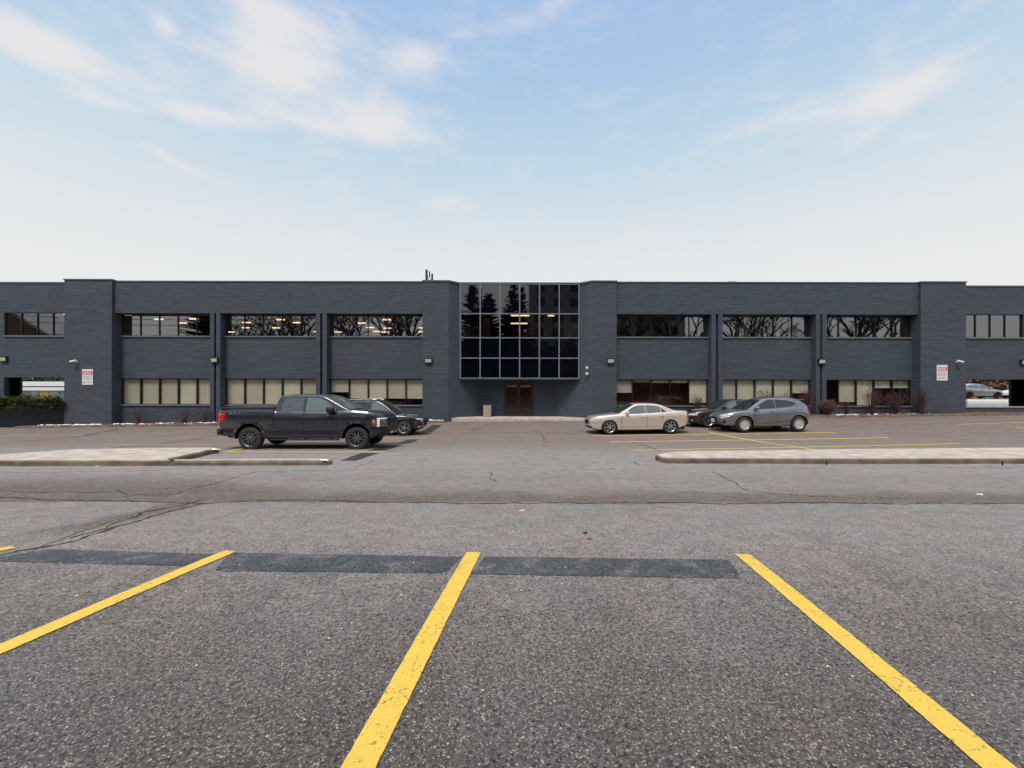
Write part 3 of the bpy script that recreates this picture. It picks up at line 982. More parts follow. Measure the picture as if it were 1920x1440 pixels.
# entrance door
dr = empty('door'); dr.parent = bld; dr.location = OFF
DX0, DX1, DY = -.57, 1.49, 29.34
ZD = .23
f = MB()
f.box(DX0, DX0 + .07, DY, DY + .12, ZD, 2.72); f.box(DX1 - .07, DX1, DY, DY + .12, ZD, 2.72)
f.box(DX0 + .07, DX1 - .07, DY, DY + .12, 2.52, 2.72)
f.build('door_frame', MATS['door_frame'], dr)
for k in range(2):
    a = DX0 + .07 + k * (DX1 - DX0 - .14) / 2 + .006; b = a + (DX1 - DX0 - .14) / 2 - .012
    l = MB(); y0, y1 = DY + .03, DY + .08
    l.box(a, a + .09, y0, y1, ZD + .01, 2.51); l.box(b - .09, b, y0, y1, ZD + .01, 2.51)
    l.box(a + .09, b - .09, y0, y1, 2.42, 2.51); l.box(a + .09, b - .09, y0, y1, ZD + .01, ZD + .26)
    lo = l.build('door_leaf', MATS['door_frame'], dr)
    p = MB(); p.add([(a + .08, DY + .055, ZD + .2), (b - .08, DY + .055, ZD + .2), (b - .08, DY + .055, 2.45), (a + .08, DY + .055, 2.45)], [(0, 1, 2, 3)])
    p.build('pane', MATS['door_glass'], lo)
    h = MB(); hx = b - .13 if k == 0 else a + .13
    h.tube([(hx, DY - .02, ZD + .85), (hx, DY - .05, ZD + .88), (hx, DY - .05, ZD + 1.25), (hx, DY - .02, ZD + 1.28)], .012, 6)
    h.build('handle', MATS['sill_metal'], lo)
    n = MB(); n.box(a + .12, b - .12, DY + .048, DY + .052, 2.22, 2.38)  # pale tan strip across the upper part of each leaf
    n.build('pale_strip', MATS['render_tan'], lo)
v = MB(); v.box(-.45, 1.37, 33.5, 33.6, .2, 2.4); v.build('lobby_wall', MATS['room_tan'], dr)

# lights on the upper-floor ceiling
rnd = random.Random(5)
fx = []
for (xa, xb, n) in ((-33, -12, 9), (-14, -6, 3)):
    for yy in (30.2, 32.1, 34.0, 36.2, 38.6):
        for k in range(n):
            x = xa + (xb - xa) * (k + rnd.uniform(.2, .8)) / n * (yy / 28)
            if xb < -10 and yy > 35 and x < -34: continue
            if rnd.random() < .38: continue
            if yy > 35.5 and x < -28: continue
            fx.append((x, yy + rnd.uniform(-.3, .3), .62))
fx += [(.57, 30.5, 1.3), (3.2, 30.5, 1.3), (.55, 33.9, 1.3), (-2.7, 31.2, .4), (-2.4, 33.0, .35)]
for (x, y, wd) in fx:
    b = MB(); b.box(x - wd / 2, x + wd / 2, y - .07, y + .07, 7.33, 7.4)
    bpart(b, 'ceiling_light', 'tube_light')
# partitions, columns and blinds glimpsed behind the glass
for (xa, xb, y, z0, z1, mt) in ((-11.6, -10.7, 31.5, 4.2, 6.35, 'room_orange'), (.0, 1.2, 33.5, 4.2, 6.9, 'room_orange'), (3.1, 4.6, 31.5, 4.2, 7.3, 'room_tan'), (1.9, 2.9, 34.5, 4.2, 7.0, 'room_tan'),
                                 (15.85, 16.35, 29.3, 4.2, 7.4, 'render_white'), (25.2, 25.9, 29.2, 4.2, 7.4, 'room_tan'), (-25.6, -25.0, 28.7, 4.2, 7.4, 'room_tan'), (-2.1, -1.6, 31, 4.2, 7.3, 'render_white'),
                                 (31.3, 31.5, 30.5, 4.2, 7.4, 'render_grey'), (-22, -14, 41, 4.2, 5.9, 'room_tan')):
    b = MB(); b.box(xa, xb, y, y + .15, z0, z1)
    bpart(b, 'partition', mt)

# ---------------------------------------------------------------- things fixed to the building
def wall_pack(x, y, z, lab, lit='lamp_lens'):
    o = empty('wall_light', (x, y, z), label=lab, cat='wall light', group='floodlights fixed along the facade')
    m = MB(); m.box(-.22, .22, -.17, 0, .10, .14); m.box(-.22, .22, -.03, 0, -.12, .10); m.box(-.24, .24, -.19, .0, .14, .165)
    m.box(-.22, -.19, -.15, -.03, -.10, .10); m.box(.19, .22, -.15, -.03, -.10, .10); m.box(-.22, .22, -.13, 0, -.16, -.12)
    m.build('housing', MATS['lamp_bronze'], o)
    l = MB(); l.add([(-.19, -.165, .10), (.19, -.165, .10), (.19, -.12, -.12), (-.19, -.12, -.12)], [(0, 1, 2, 3)]); l.box(-.185, .185, -.12, -.03, -.11, .09)
    l.build('lens', MATS[lit], o)
    b = MB(); b.box(-.06, .06, -.001, .02 if y < YF + .1 else .06, -.06, .06); b.build('bracket', MATS['lamp_bronze'], o)


def bx(px, y): return (px - 960) / FPX * y
def bz(px, py, y): return H + (740 + (px - 960) * ROLL - py) / FPX * y


for px, py, y, lab in ((6, 673, YR, 'pale floodlight on the left wing wall above the juniper hedge'), (401.5, 675, YF, 'floodlight with greenish lens on the brick pier left of the pickup truck'),
                       (803, 676, YP, 'floodlight on the brick left of the glass entrance bay'), (1145, 676.5, YP, 'floodlight on the brick right of the glass entrance bay'),
                       (1541, 677.5, YF, 'floodlight on the brick pier above the round brown shrub'), (1921, 679, YR, 'floodlight cut by the right edge, on the right wing wall')):
    wall_pack(bx(px, y - .1), y, bz(px, py, y - .1), lab)


def camera_tube(px, py, y, dirx, lab):
    o = empty('security_camera', (bx(px, y - .2), y, bz(px, py, y - .2)), label=lab, cat='security camera', group='bullet cameras on the end piers')
    m = MB(); m.tube([(-.16 * dirx, -.26, -.06), (-.15 * dirx, -.26, -.055), (.13 * dirx, -.18, .03), (.15 * dirx, -.175, .035)], [.045, .065, .065, .05], 12)
    m.build('body', MATS['plastic_white'], o, smooth=True, auto=40)
    b = MB(); b.tube([(.03 * dirx, 0, -.02), (.03 * dirx, -.08, -.03), (.03 * dirx, -.2, .0)], .022, 8); b.tube([(.03 * dirx, 0, -.02), (.03 * dirx, -.03, -.02)], .055, 12)
    b.build('bracket', MATS['plastic_white'], o, smooth=True, auto=40)
    e = MB(); e.tube([(-.158 * dirx, -.262, -.06), (-.172 * dirx, -.27, -.068)], [.038, .036], 12); e.build('lens', MATS['plastic_black'], o)


camera_tube(137, 677, YP, 1, 'white bullet camera high on the left end pier, above the warning sign')
camera_tube(1800, 677.5, YP, -1, 'white bullet camera high on the right end pier, above the warning sign')


def domecam(px, py, lab):
    o = empty('dome_camera', (bx(px, 27.5), 27.47, bz(px, py, 27.5)), label=lab, cat='security camera')
    m = MB(); m.rbox(-.09, .09, -.09, .0, -.02, .10, .01); m.build('housing', MATS['plastic_white'], o)
    d = MB(); rows = []
    for j in range(6):
        a = j / 5 * PI / 2
        rows.append([(.07 * math.cos(a) * math.cos(k * PI / 6), -.05 + .07 * math.cos(a) * math.sin(k * PI / 6), -.02 - .07 * math.sin(a)) for k in range(13)])
    d.grid(rows); d.build('dome', MATS['plastic_white'], o, smooth=True, fix=True)


# these two sit on the splayed wall right of the glass bay
domecam(1100, 690.5, 'small white dome camera, upper of two right of the glass bay')
domecam(1100, 701.5, 'small white dome camera, lower of two right of the glass bay')


def notice(px, py, lab, var):
    y = YP
    o = empty('warning_sign', (bx(px, y), y - .004, bz(px, py, y)), label=lab, cat='sign', group='white and red notices on the end piers')
    w, h = .345, .50
    m = MB(); m.rbox(-w, w, -.02, 0, -h, h, .004); m.build('sign_board', MATS['sign_white'], o)
    r = MB()
    if var == 0: r.box(-w + .03, w - .03, -.0235, -.0205, .13, .38)
    else: r.box(-w + .05, w - .03, -.0235, -.0205, .12, .36)
    r.build('red_band', MATS['sign_red'], o)
    for k in range(2):
        t = MB()
        z = .275 - k * .095; x = -w + .09
        rr = random.Random(k + var)
        while x < w - .12:
            ww = rr.uniform(.03, .06); t.box(x, x + ww, -.026, -.0236, z - .03, z + .03); x += ww + .025
        t.build('band_lettering', MATS['sign_white'], o)
    g_ = MB(); rr = random.Random(9 + var)
    for z in (.05, -.02, -.11, -.18, -.30, -.36):
        x = -w + .07
        while x < w - .1:
            ww = rr.uniform(.03, .08); ww = min(ww, w - .06 - x); g_.box(x, x + ww, -.0235, -.0205, z - .014, z + .014); x += ww + .02
    g_.box(-w + .07, -w + .17, -.0238, -.0206, -.42, -.34 - .04)
    g_.build('fine_print', MATS['sign_grey'], o)


notice(164.5, 707, 'white and red warning sign on the left end pier', 0)
notice(1766, 699, 'white and red warning sign on the right end pier', 1)

# roof items
o = empty('roof_antenna', (bx(804, 30), 30, 8.62), label='small dark antenna mast with two panels above the roofline, left of the glass bay', cat='antenna')
m = MB(); m.tube([(-.12, 0, 0), (-.12, 0, 1.85)], .03, 6); m.tube([(.16, .1, 0), (.16, .1, 1.6)], .025, 6); m.tube([(-.12, 0, 1.5), (.16, .1, .3)], .018, 5); m.tube([(-.12, 0, .9), (.16, .1, 1.3)], .018, 5)
m.build('mast', MATS['roof_steel'], o)
m = MB(); m.rbox(-.24, -.10, -.09, -.04, .95, 1.85, .01); m.rbox(.0, .09, -.05, -.0, 1.3, 1.75, .01); m.rbox(.2, .28, .0, .05, 1.0, 1.6, .01); m.build('panel', MATS['lamp_bronze'], o)
for px, wd, lab in ((525.5, .42, 'low dark roof vent box on the left half of the roof'), (1368, .45, 'low dark roof vent box on the right half of the roof')):
    o = empty('roof_vent', (bx(px, 31), 31, 8.62), label=lab, cat='roof vent')
    m = MB(); m.rbox(-wd / 2, wd / 2, -.3, .3, 0, 1.15 if px < 900 else 1.18, .03); m.build('housing', MATS['roof_steel'], o)
    m = MB(); m.rbox(-wd / 2 - .08, wd / 2 + .08, -.36, .36, 1.17 if px < 900 else 1.2, 1.22 if px < 900 else 1.26, .01); m.build('cap', MATS['lamp_bronze'], o)

# litter bin by the door
o = empty('litter_bin', (bx(913.5, 28.5), 28.55, .235), rz=.05, label='square tan stone-aggregate litter bin left of the entrance door', cat='litter bin')
m = MB(); m.rbox(-.265, .265, -.265, .265, 0, .80, .025); m.build('body', MATS['stone_bin'], o)
m = MB(); m.rbox(-.285, .285, -.285, .285, .80, .87, .015); m.rbox(-.2, .2, -.2, .2, .87, .91, .015); m.build('lid', MATS['bronze_frame'], o)

# ---------------------------------------------------------------- entry walk, beds
zc = lambda p: .045
slab([gp(836, 790.5), gp(1108, 789.0), (5.3, 27.9), (3.2, 29.5), (-2.3, 29.5), (-4.3, 27.9)], .145, 'entrance_walk', 'concrete', .02, zt=zc)
slab([(-3.0, 27.7), (3.9, 27.7), (5.0, 27.9), (3.2, 29.5), (-2.3, 29.5), (-4.0, 27.9)], .185, 'entrance_walk', 'concrete', .01, zt=zc)
for (a, b, nm) in ((-31.2, -4.25, 0), (5.3, 52, 1)):
    pts = [(a, 26.75 + .6 * nm * 0), (b, 26.75), (b, 28.3), (a + (.0 if nm else .9), 28.3)]
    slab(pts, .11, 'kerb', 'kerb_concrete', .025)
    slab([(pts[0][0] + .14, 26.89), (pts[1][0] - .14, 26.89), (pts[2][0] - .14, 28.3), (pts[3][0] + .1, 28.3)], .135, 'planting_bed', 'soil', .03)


def blob_sheet(x0, x1, y0, y1, name, mat, n, seed, zf, hmax=.07, size=(.1, .5)):
    rnd = random.Random(seed); g = MB()
    for _ in range(n):
        cx, cy = rnd.uniform(x0, x1), rnd.uniform(y0, y1); rx = rnd.uniform(*size); ry = rx * rnd.uniform(.25, .6); hh = rnd.uniform(.4, 1) * hmax
        K = 11; vs = [(cx, cy, zf(cx, cy) + hh)]
        for rr, hz in ((.6, .7), (1.0, -.05)):
            for k in range(K):
                a = 2 * PI * k / K; q = rr * rnd.uniform(.75, 1.2)
                x, y = cx + rx * q * math.cos(a), cy + ry * q * math.sin(a)
                vs.append((x, y, zf(x, y) + hh * hz * rnd.uniform(.7, 1.1)))
        fs = [(0, 1 + k, 1 + (k + 1) % K) for k in range(K)] + [(1 + k, 1 + K + k, 1 + K + (k + 1) % K, 1 + (k + 1) % K) for k in range(K)]
        g.add(vs, fs)
    return g.build(name, MATS[mat], smooth=True, fix=True)


bedz = lambda x, y: terrain(x, y) + .13
snow_spans = [(-30.2, -26.0, 46), (-25.6, -24.2, 18), (-23.6, -21.9, 12), (-21.0, -19.0, 12), (-12, -9, 6), (-6.0, -4.9, 10), (20.6, 22.0, 12), (22.6, 24.2, 8), (24.8, 26.4, 6), (16, 18, 6)]
for i, (a, b, n) in enumerate(snow_spans):
    tag(blob_sheet(a, b, 26.95, 27.7, 'snow', 'snow', int(n * 1.3), i, bedz, .06, (.04, .21)), kind='structure')
for i, (a, b, n) in enumerate([(-26, -19, 260), (12, 26, 420), (28.5, 31.5, 160), (-19, -4.5, 160)]):
    y0, y1 = (26.9, 28.0)
    tag(blob_sheet(a, b, y0, y1, 'leaf_litter', 'leaf_litter', n, 30 + i, bedz, .05, (.03, .11)), kind='stuff')
tag(blob_sheet(19.5, 24, 25.6, 26.7, 'leaf_litter', 'leaf_litter', 90, 41, lambda x, y: terrain(x, y) + .004, .025, (.03, .08)), kind='stuff')
tag(blob_sheet(7.2, 8.6, 20.0, 21.5, 'leaf_litter', 'leaf_litter', 26, 42, lambda x, y: terrain(x, y) + .004, .02, (.02, .05)), kind='stuff')
tag(blob_sheet(-5.5, -4.4, 26.8, 27.3, 'leaf_litter', 'litter_pale', 30, 43, bedz, .04, (.03, .09)), kind='stuff')


# ---------------------------------------------------------------- vegetation
def bare_shrub(x, y, h, w, n, mat, lab, seed, dense=False):
    rnd = random.Random(seed)
    o = empty('bare_shrub', (x, y, terrain(x, y) + .12), label=lab, cat='shrub', group='leafless shrubs in the beds')
    tw = MB(); st = MB()
    for i in range(n):
        a = rnd.uniform(0, 2 * PI); lean = rnd.uniform(.05, 1) ** .7
        L = h * rnd.uniform(.7, 1.05)
        tip = Vector((math.cos(a) * w / 2 * lean, math.sin(a) * w / 2 * lean * .7, L * math.sqrt(max(.15, 1 - (lean * .8) ** 2))))
        p0 = Vector((rnd.uniform(-.08, .08), rnd.uniform(-.06, .06), 0))
        mid = p0.lerp(tip, .5) + Vector((rnd.uniform(-.06, .06), rnd.uniform(-.05, .05), h * .1))
        (st).tube([p0, mid, tip], [.012, .008, .004], 4, cap=False)
        for _ in range(9 if dense else 6):
            q = p0.lerp(mid, rnd.random()) if rnd.random() < .3 else mid.lerp(tip, rnd.random())
            d = Vector((rnd.uniform(-1, 1), rnd.uniform(-1, 1), rnd.uniform(.0, 1.2))).normalized() * h * rnd.uniform(.1, .28)
            e = q + d
            tw.tube([q, q + d * .5 + Vector((0, 0, .01)), e], [.006, .005, .003], 3, cap=False)
            if dense or rnd.random() < .5:
                tw.tube([q + d * .5, q + d * .5 + Vector((rnd.uniform(-1, 1), rnd.uniform(-1, 1), rnd.uniform(0, 1))) * h * .09], [.004, .003], 3, cap=False)
    st.build('stems', MATS[mat], o); tw.build('twigs', MATS[mat], o)
    return o


SH = [(bx(262, 27.6), 27.5, 1.1, 1.1, 16, 'shrub_twig', 'small leafless purple shrub by the left end pier, under the lower window'),
      (bx(345, 27.4), 27.4, 1.0, 1.2, 20, 'shrub_twig', 'leafless purple shrub in the left bed, middle of three under one window'),
      (bx(385, 27.4), 27.4, 1.05, 1.0, 18, 'shrub_twig', 'leafless purple shrub in the left bed, next to the pier left of the pickup'),
      (bx(1237, 27.4), 27.4, 1.5, 1.9, 40, 'shrub_twig', 'leafless reddish shrub rising behind the beige sedan'),
      (bx(1307, 27.4), 27.4, 1.55, .9, 30, 'shrub_twig', 'narrow leafless shrub in front of the blind, between sedan and pier'),
      (bx(1435, 27.3), 27.4, 1.75, 2.2, 46, 'shrub_twig', 'wide leafless shrub behind the roof of the grey crossover'),
      (bx(1475, 27.3), 27.4, 1.65, 1.4, 34, 'shrub_twig', 'leafless shrub behind the rear window of the grey crossover'),
      (bx(1512, 27.3), 27.4, 1.7, 1.2, 36, 'shrub_twig', 'leafless shrub against the brick reveal, right of the grey crossover'),
      (bx(1637, 27.3), 27.4, 1.85, 1.7, 42, 'shrub_twig', 'spreading leafless shrub in front of the second blind of the last window'),
      (bx(1682, 27.3), 27.4, 1.6, 2.0, 56, 'shrub_twig', 'dense dark leafless shrub under the last window, left of the end pier'),
      (bx(1728, 27.2), 27.2, 1.7, 1.0, 36, 'shrub_twig', 'tall dark leafless shrub against the right end pier'),
      (bx(1590, 27.3), 27.4, 1.0, 1.0, 20, 'shrub_twig', 'low leafless shrub between the round brown shrub and the spreading one')]
for i, a in enumerate(SH): bare_shrub(*a, 100 + i)
bare_shrub(bx(1553, 27.3), 27.3, .95, 1.25, 150, 'shrub_brown', 'rounded dense brown twiggy shrub at the foot of the pier, right of the grey crossover', 130, dense=True)


def spray(mb, c, d, L, rnd, n=10, wd=.03):
    d = d.normalized(); up = Vector((0, 0, 1))
    s = d.cross(up); s = s.normalized() if s.length > .05 else Vector((1, 0, 0))
    for i in range(n):
        t = i / n
        p = c + d * L * t
        for sg in (-1, 1):
            q = p + (d * .6 + s * sg * rnd.uniform(.6, 1.1) + up * rnd.uniform(-.4, .5)).normalized() * L * .34 * (1.05 - t)
            e = up.cross(q - p)
            e = e.normalized() * wd if e.length > 1e-4 else s * wd
            mb.add([p - e * .5, p + e * .5, q], [(0, 1, 2)])


rnd = random.Random(77)
jh = empty('juniper_hedge', (-31.5, 27.75, .8), label='spreading green juniper hedge spilling over the low wall of the left wing', cat='hedge')
fm = MB(); tm = MB(); bm_ = MB()
for i in range(5200):
    x = rnd.uniform(-5.6, 2.66)
    prof = .62 + .12 * math.sin(x * 1.7) + .08 * math.sin(x * 4.1)
    edge = min(1, (2.75 - x) / .5)
    a = rnd.uniform(-.75, PI * .8)
    rr = rnd.uniform(.05, 1) * prof * (.5 + .5 * edge)
    c = Vector((x, -.25 - math.cos(a) * rr * .8, .20 + math.sin(a) * rr * .80))
    d = Vector((rnd.uniform(-1.3, 1.3), -math.cos(a) * .6 + rnd.uniform(-.3, .3), math.sin(a) * .30 + rnd.uniform(-.25, .25)))
    spray(tm if rnd.random() < .12 else fm, c, d, rnd.uniform(.2, .40), rnd, 8, .045)
fm.build('foliage', MATS['juniper_green'], jh); tm.build('pale_tips', MATS['juniper_tip'], jh)
for i in range(14):
    x = rnd.uniform(-5.5, 2.2); bm_.tube([(x, .1, -.1), (x + .1, -.25, .15), (x + rnd.uniform(-.5, .5), -.5, .2)], [.03, .02, .01], 5)
bm_.tube([(-5.5, .1, -.1), (2.3, .1, -.1)], .035, 5); bm_.build('stems', MATS['bark'], jh)
gs = empty('green_shrub', (bx(1347, 27.2), 27.2, terrain(13, 27) + .1), label='low olive evergreen shrub behind the dark sedan roof, at the pier', cat='shrub')
fm = MB()
for i in range(330):
    a, b = rnd.uniform(0, 2 * PI), rnd.uniform(0, PI / 2)
    r = rnd.uniform(.5, 1)
    c = Vector((math.cos(a) * math.cos(b) * .85 * r, math.sin(a) * math.cos(b) * .5 * r, math.sin(b) * 1.0 * r))
    spray(fm, c, c + Vector((0, 0, .5)), .2, rnd, 6, .03)
fm.build('foliage', MATS['juniper_green'], gs)


def grow_tree(seed, h, spread=.5, depth=5, gmul=1.0):
    rnd = random.Random(seed); mb = MB(); tr = MB()

    def rec(p, d, L, r, k):
        q1 = p + d * L * .5 + Vector((rnd.uniform(-1, 1), rnd.uniform(-1, 1), 0)) * L * .05
        q = p + d * L
        r = max(r, .022)
        (tr if k == depth else mb).tube([p, q1, q], [r, r * .85, r * .68], 5 if k > 2 else 3, cap=False)
        if k == 0: return
        nb = 3 if k > 1 else 4
        for i in range(nb):
            a = 2 * PI * (i + rnd.random()) / nb
            s = Vector((math.cos(a), math.sin(a), 0))
            nd = (d * rnd.uniform(.7, 1.0) + s * spread * rnd.uniform(.7, 1.35) + Vector((0, 0, .12))).normalized()
            rec(q if i else p + d * L * rnd.uniform(.75, .95), nd, L * rnd.uniform(.62, .82), r * .58, k - 1)
        if k > 1:
            for _ in range(2):
                nd = (d + Vector((rnd.uniform(-1, 1), rnd.uniform(-1, 1), rnd.uniform(-.1, .6)))).normalized()
                rec(p + d * L * rnd.uniform(.3, .8), nd, L * .45, r * .35, max(0, k - 3))
    rec(Vector((0, 0, -.2)), Vector((0, 0, 1)), h * .26, h * .017 * gmul, depth)
    return tr, mb


def spruce(seed, h, r):
    rnd = random.Random(seed); mb = MB(); tr = MB()
    tr.tube([(0, 0, -.2), (0, 0, h * .97)], [.22, .03], 7)
    z = h * .06
    while z < h * .985:
        t = z / h; R_ = r * (1 - t) ** .85 * rnd.uniform(.8, 1.15) + .12
        nb = int(7 + 8 * (1 - t))
        for i in range(nb):
            a = rnd.uniform(0, 2 * PI); L = R_ * rnd.uniform(.7, 1.15)
            d = Vector((math.cos(a), math.sin(a), -.18 + .5 * t))
            c = Vector((0, 0, z))
            s = Vector((-math.sin(a), math.cos(a), 0))
            for k in range(9):
                u = (k + .3) / 9
                p = c + d * L * u
                for sg in (-1, 1):
                    q = p + (d * .55 + s * sg + Vector((0, 0, -.25))).normalized() * (.3 + L * .3 * (1 - u * .6))
                    mb.add([p - d * .28, p + d * .34, q], [(0, 1, 2)])
        z += h * .014 + .06
    return tr, mb


def plant(kind, mbs, x, y, lab, cat, group, mats):
    o = empty(kind, (x, y, terrain(x, y)), label=lab, cat=cat, group=group)
    mbs[0].build('trunk', MATS[mats[0]], o); mbs[1].build('crown', MATS[mats[1]], o)
    return o


D0 = 22.0
for i, (px, top, r, lab) in enumerate(((886, 533, 6.0, 'leftmost and slimmest dark spruce reflected in the top row of the glass bay'), (911, 553, 7.5, 'lower broad dark spruce reflected in the glass bay, second from the left'),
                                       (958, 533, 6.5, 'tall dark spruce reflected at the centre of the glass bay'), (979, 537, 4.6, 'dark spruce reflected right of centre in the glass bay, beside the apartment block'))):
    path = 56 + D0 + i * 1.5
    plant('spruce_tree', spruce(200 + i, H + (740 - top) / FPX * path, r), (px - 960) / FPX * path, -D0 - i * 1.5, lab, 'tree', 'spruces behind the camera', ('bark', 'needle_green'))
plant('spruce_tree', spruce(209, 24, 7), (385 - 960) / FPX * 78, -22, 'broad dark conifer reflected in the right part of the leftmost upper bay window', 'tree', 'spruces behind the camera', ('bark', 'needle_green'))
protos = []
tb = [(452, 26, 15, 'second upper window from the left, its left part'), (510, 30, 18, 'second upper window from the left, middle'), (565, 24, 17, 'second upper window from the left, its right part'), (650, 26, 18, 'third upper window from the left, left part'),
      (706, 30, 17, 'third upper window from the left, middle'), (765, 24, 18, 'third upper window from the left, beside the glass bay wall'), (1180, 26, 18, 'first upper window right of the glass bay, left part'),
      (1270, 24, 17, 'first upper window right of the glass bay, right part'), (1385, 30, 18, 'second upper window right of the glass bay, left part'), (1440, 22, 18, 'second upper window right of the glass bay, spreading wide'),
      (1590, 24, 17, 'last upper window, left part'), (1655, 28, 18, 'last upper window, right part')]
for i, (px, d, h, lab) in enumerate(tb):
    path = 56 + d
    x = (px - 960) / FPX * path
    if i < 3:
        o = plant('bare_tree', grow_tree(300 + i, h * 1.45, .55, 5, 1.5), x, -d, 'leafless tree reflected in the ' + lab, 'tree', 'leafless trees behind the camera', ('bark', 'bark'))
        protos.append(o)
    else:
        o = copy_tree(protos[i % 3]); o.location = (x, -d, terrain(x, -d)); o.rotation_euler.z = i * 1.3
        o['label'] = 'leafless tree reflected in the ' + lab
        o.scale = (1.15, 1.15, 1.1)


def thicket(x0, x1, y0, y1, h, n, name, mat, zb, seed, lab=None):
    rnd = random.Random(seed); m = MB()
    for i in range(n):
        x, y = rnd.uniform(x0, x1), rnd.uniform(y0, y1)
        hh = h * rnd.uniform(.5, 1)
        for k in range(9):
            z = zb + hh * rnd.random(); s = h * rnd.uniform(.04, .11)
            p = Vector((x + rnd.uniform(-1, 1) * h * .12, y + rnd.uniform(-.6, .6), z))
            a = Vector((rnd.uniform(-1, 1), rnd.uniform(-1, 1), rnd.uniform(-.4, 1))).normalized() * s
            b = Vector((rnd.uniform(-1, 1), rnd.uniform(-1, 1), rnd.uniform(-.4, .4))).normalized() * s * .5
            m.add([p - b, p + b, p + a], [(0, 1, 2)])
    return tag(m.build(name, MATS[mat]), kind='stuff')


thicket(-125, 125, -46, -38, 14, 15000, 'woodland', 'bark', .3, 1)
# apartment block mirrored in the glass bay
ap = empty('apartment_building', (24, -62, .4), label='tall pale apartment block seen only as a reflection in the right of the glass bay', cat='building')
m = MB(); m.box(-19, 24, -8, 0, 0, 46); m.build('wall', MATS['render_tan'], ap)
for fl in range(11):
    m = MB()
    for k in range(9):
        x = -17 + k * 4.6
        m.box(x, x + 2.1, .0, .12, 2 + fl * 4, 4.3 + fl * 4)
    m.build('window', MATS['room_black'], ap)
# hall mirrored in the left wing window
hl = empty('brick_hall', (-98, -26, .3), label='brown gabled hall seen only as a reflection in the upper window of the left wing', cat='building')
m = MB(); m.add([(-10, 0, 0), (14, 0, 0), (14, 0, 9), (-2, 0, 19), (-10, 0, 19), (-10, -8, 0), (14, -8, 0), (14, -8, 9), (-2, -8, 19), (-10, -8, 19)], [(0, 1, 2, 3, 4), (9, 8, 7, 6, 5), (0, 5, 6, 1), (1, 6, 7, 2), (3, 8, 9, 4), (0, 4, 9, 5)]); m.build('wall', MATS['thicket_brown'], hl)
m = MB(); m.add([(14.6, .5, 8.8), (-2, .5, 19.2), (-2, -8, 19.2), (14.6, -8, 8.8), (14.6, .5, 9.3), (-2, .5, 19.9), (-2, -8, 19.9), (14.6, -8, 9.3)], [(0, 1, 2, 3), (7, 6, 5, 4), (0, 4, 5, 1), (1, 5, 6, 2), (2, 6, 7, 3), (3, 7, 4, 0)]); m.build('roof', MATS['render_grey'], hl)
for k, (z0, z1) in enumerate(((15.5, 14.0), (13.4, 12.4), (16.6, 14.8))):
    m = MB(); m.tube([(-112 + t * 90, -16, z0 + (z1 - z0) * t - 1.3 * math.sin(PI * t)) for t in [j / 16 for j in range(17)]], .05, 5)
    tag(m.build('power_line', MATS['wire']), ['upper', 'lowest', 'top'][k] + ' sagging power line reflected in the leftmost bay window', 'power line', 'power lines behind the camera')

# ---------------------------------------------------------------- seen through the passages
m = MB(); m.grid([[(x, y, (smooth(37.5, 40.5, y) * 1.02 if y < 42 else 1.02) + .36 + .05 * math.sin(x * 3.1 + y) * (1 if y < 40 else 0)) for x in frange(24, 80, 1.0)] for y in [36.8, 37.5, 38.2, 38.9, 39.6, 40.2, 40.6]])
tag(m.build('snow_bank', MATS['snow'], smooth=True), kind='structure')
m = MB(); m.grid([[(x, y, 1.585 + .0 * y if y < 41.15 else 1.58) for x in (24, 80)] for y in (40.3, 60)])
m.v = [(x, y, z - .155) for x, y, z in m.v]
m.build('back_lot', MATS['asphalt'])
tag(bpy.data.objects['back_lot'], kind='structure')
m = MB(); m.grid([[(x, y, z) for x in frange(24, 80, 4)] for y, z in ((58, 1.3), (64, 3.4), (70, 5.5))])
tag(m.build('snowy_slope', MATS['snow'], smooth=True), kind='structure')
thicket(60, 92, 57, 62, 5, 3000, 'thicket', 'thicket_brown', 1.3, 5)
thicket(-90, -56, 64, 70, 7, 1500, 'thicket', 'thicket_green', 0, 6)
m = MB(); m.box(24, 60, 36.3, 37.0, .1, .42); tag(m.build('kerb', MATS['kerb_concrete']), kind='structure')
o = empty('metal_post', (bx(1813, 37.2), 37.2, .42), rz=0, label='thin dark leaning post before the snow bank, left of the silver hatchback', cat='post')
m = MB(); m.tube([(.0, 0, 0), (-.02, 0, .9), (-.12, 0, 1.9)], .025, 6); m.build('pole', MATS['lamp_bronze'], o)
sh = empty('low_white_building', (-66, 56, 0), label='low white-fronted building with yellow panels seen through the left passage', cat='building')
m = MB(); m.box(-8, 16, 1, 8, 0, 2.2); m.build('wall', MATS['render_grey'], sh)
m = MB(); m.box(-8.2, 16.2, .2, 8, 2.72, 3.32); m.build('upper_fascia', MATS['render_white'], sh)
m = MB(); m.box(-8, 16, .6, 7.9, 2.62, 2.715); m.build('shadow_gap', MATS['render_grey'], sh)
m = MB(); m.box(-8.1, 16.1, .3, 7.95, 2.14, 2.61); m.build('lower_fascia', MATS['render_white'], sh)
for k, mt in enumerate(['panel_pale', 'panel_yellow', 'panel_pale', 'panel_pale', 'panel_yellow', 'panel_teal', 'panel_pale', 'panel_yellow', 'panel_pale', 'panel_teal']):
    m = MB(); x = -6.5 + k * 1.35 ; m.box(x + .06, x + 1.29, .85, .97, .4, 2.1); m.build('window_panel', MATS[mt], sh)

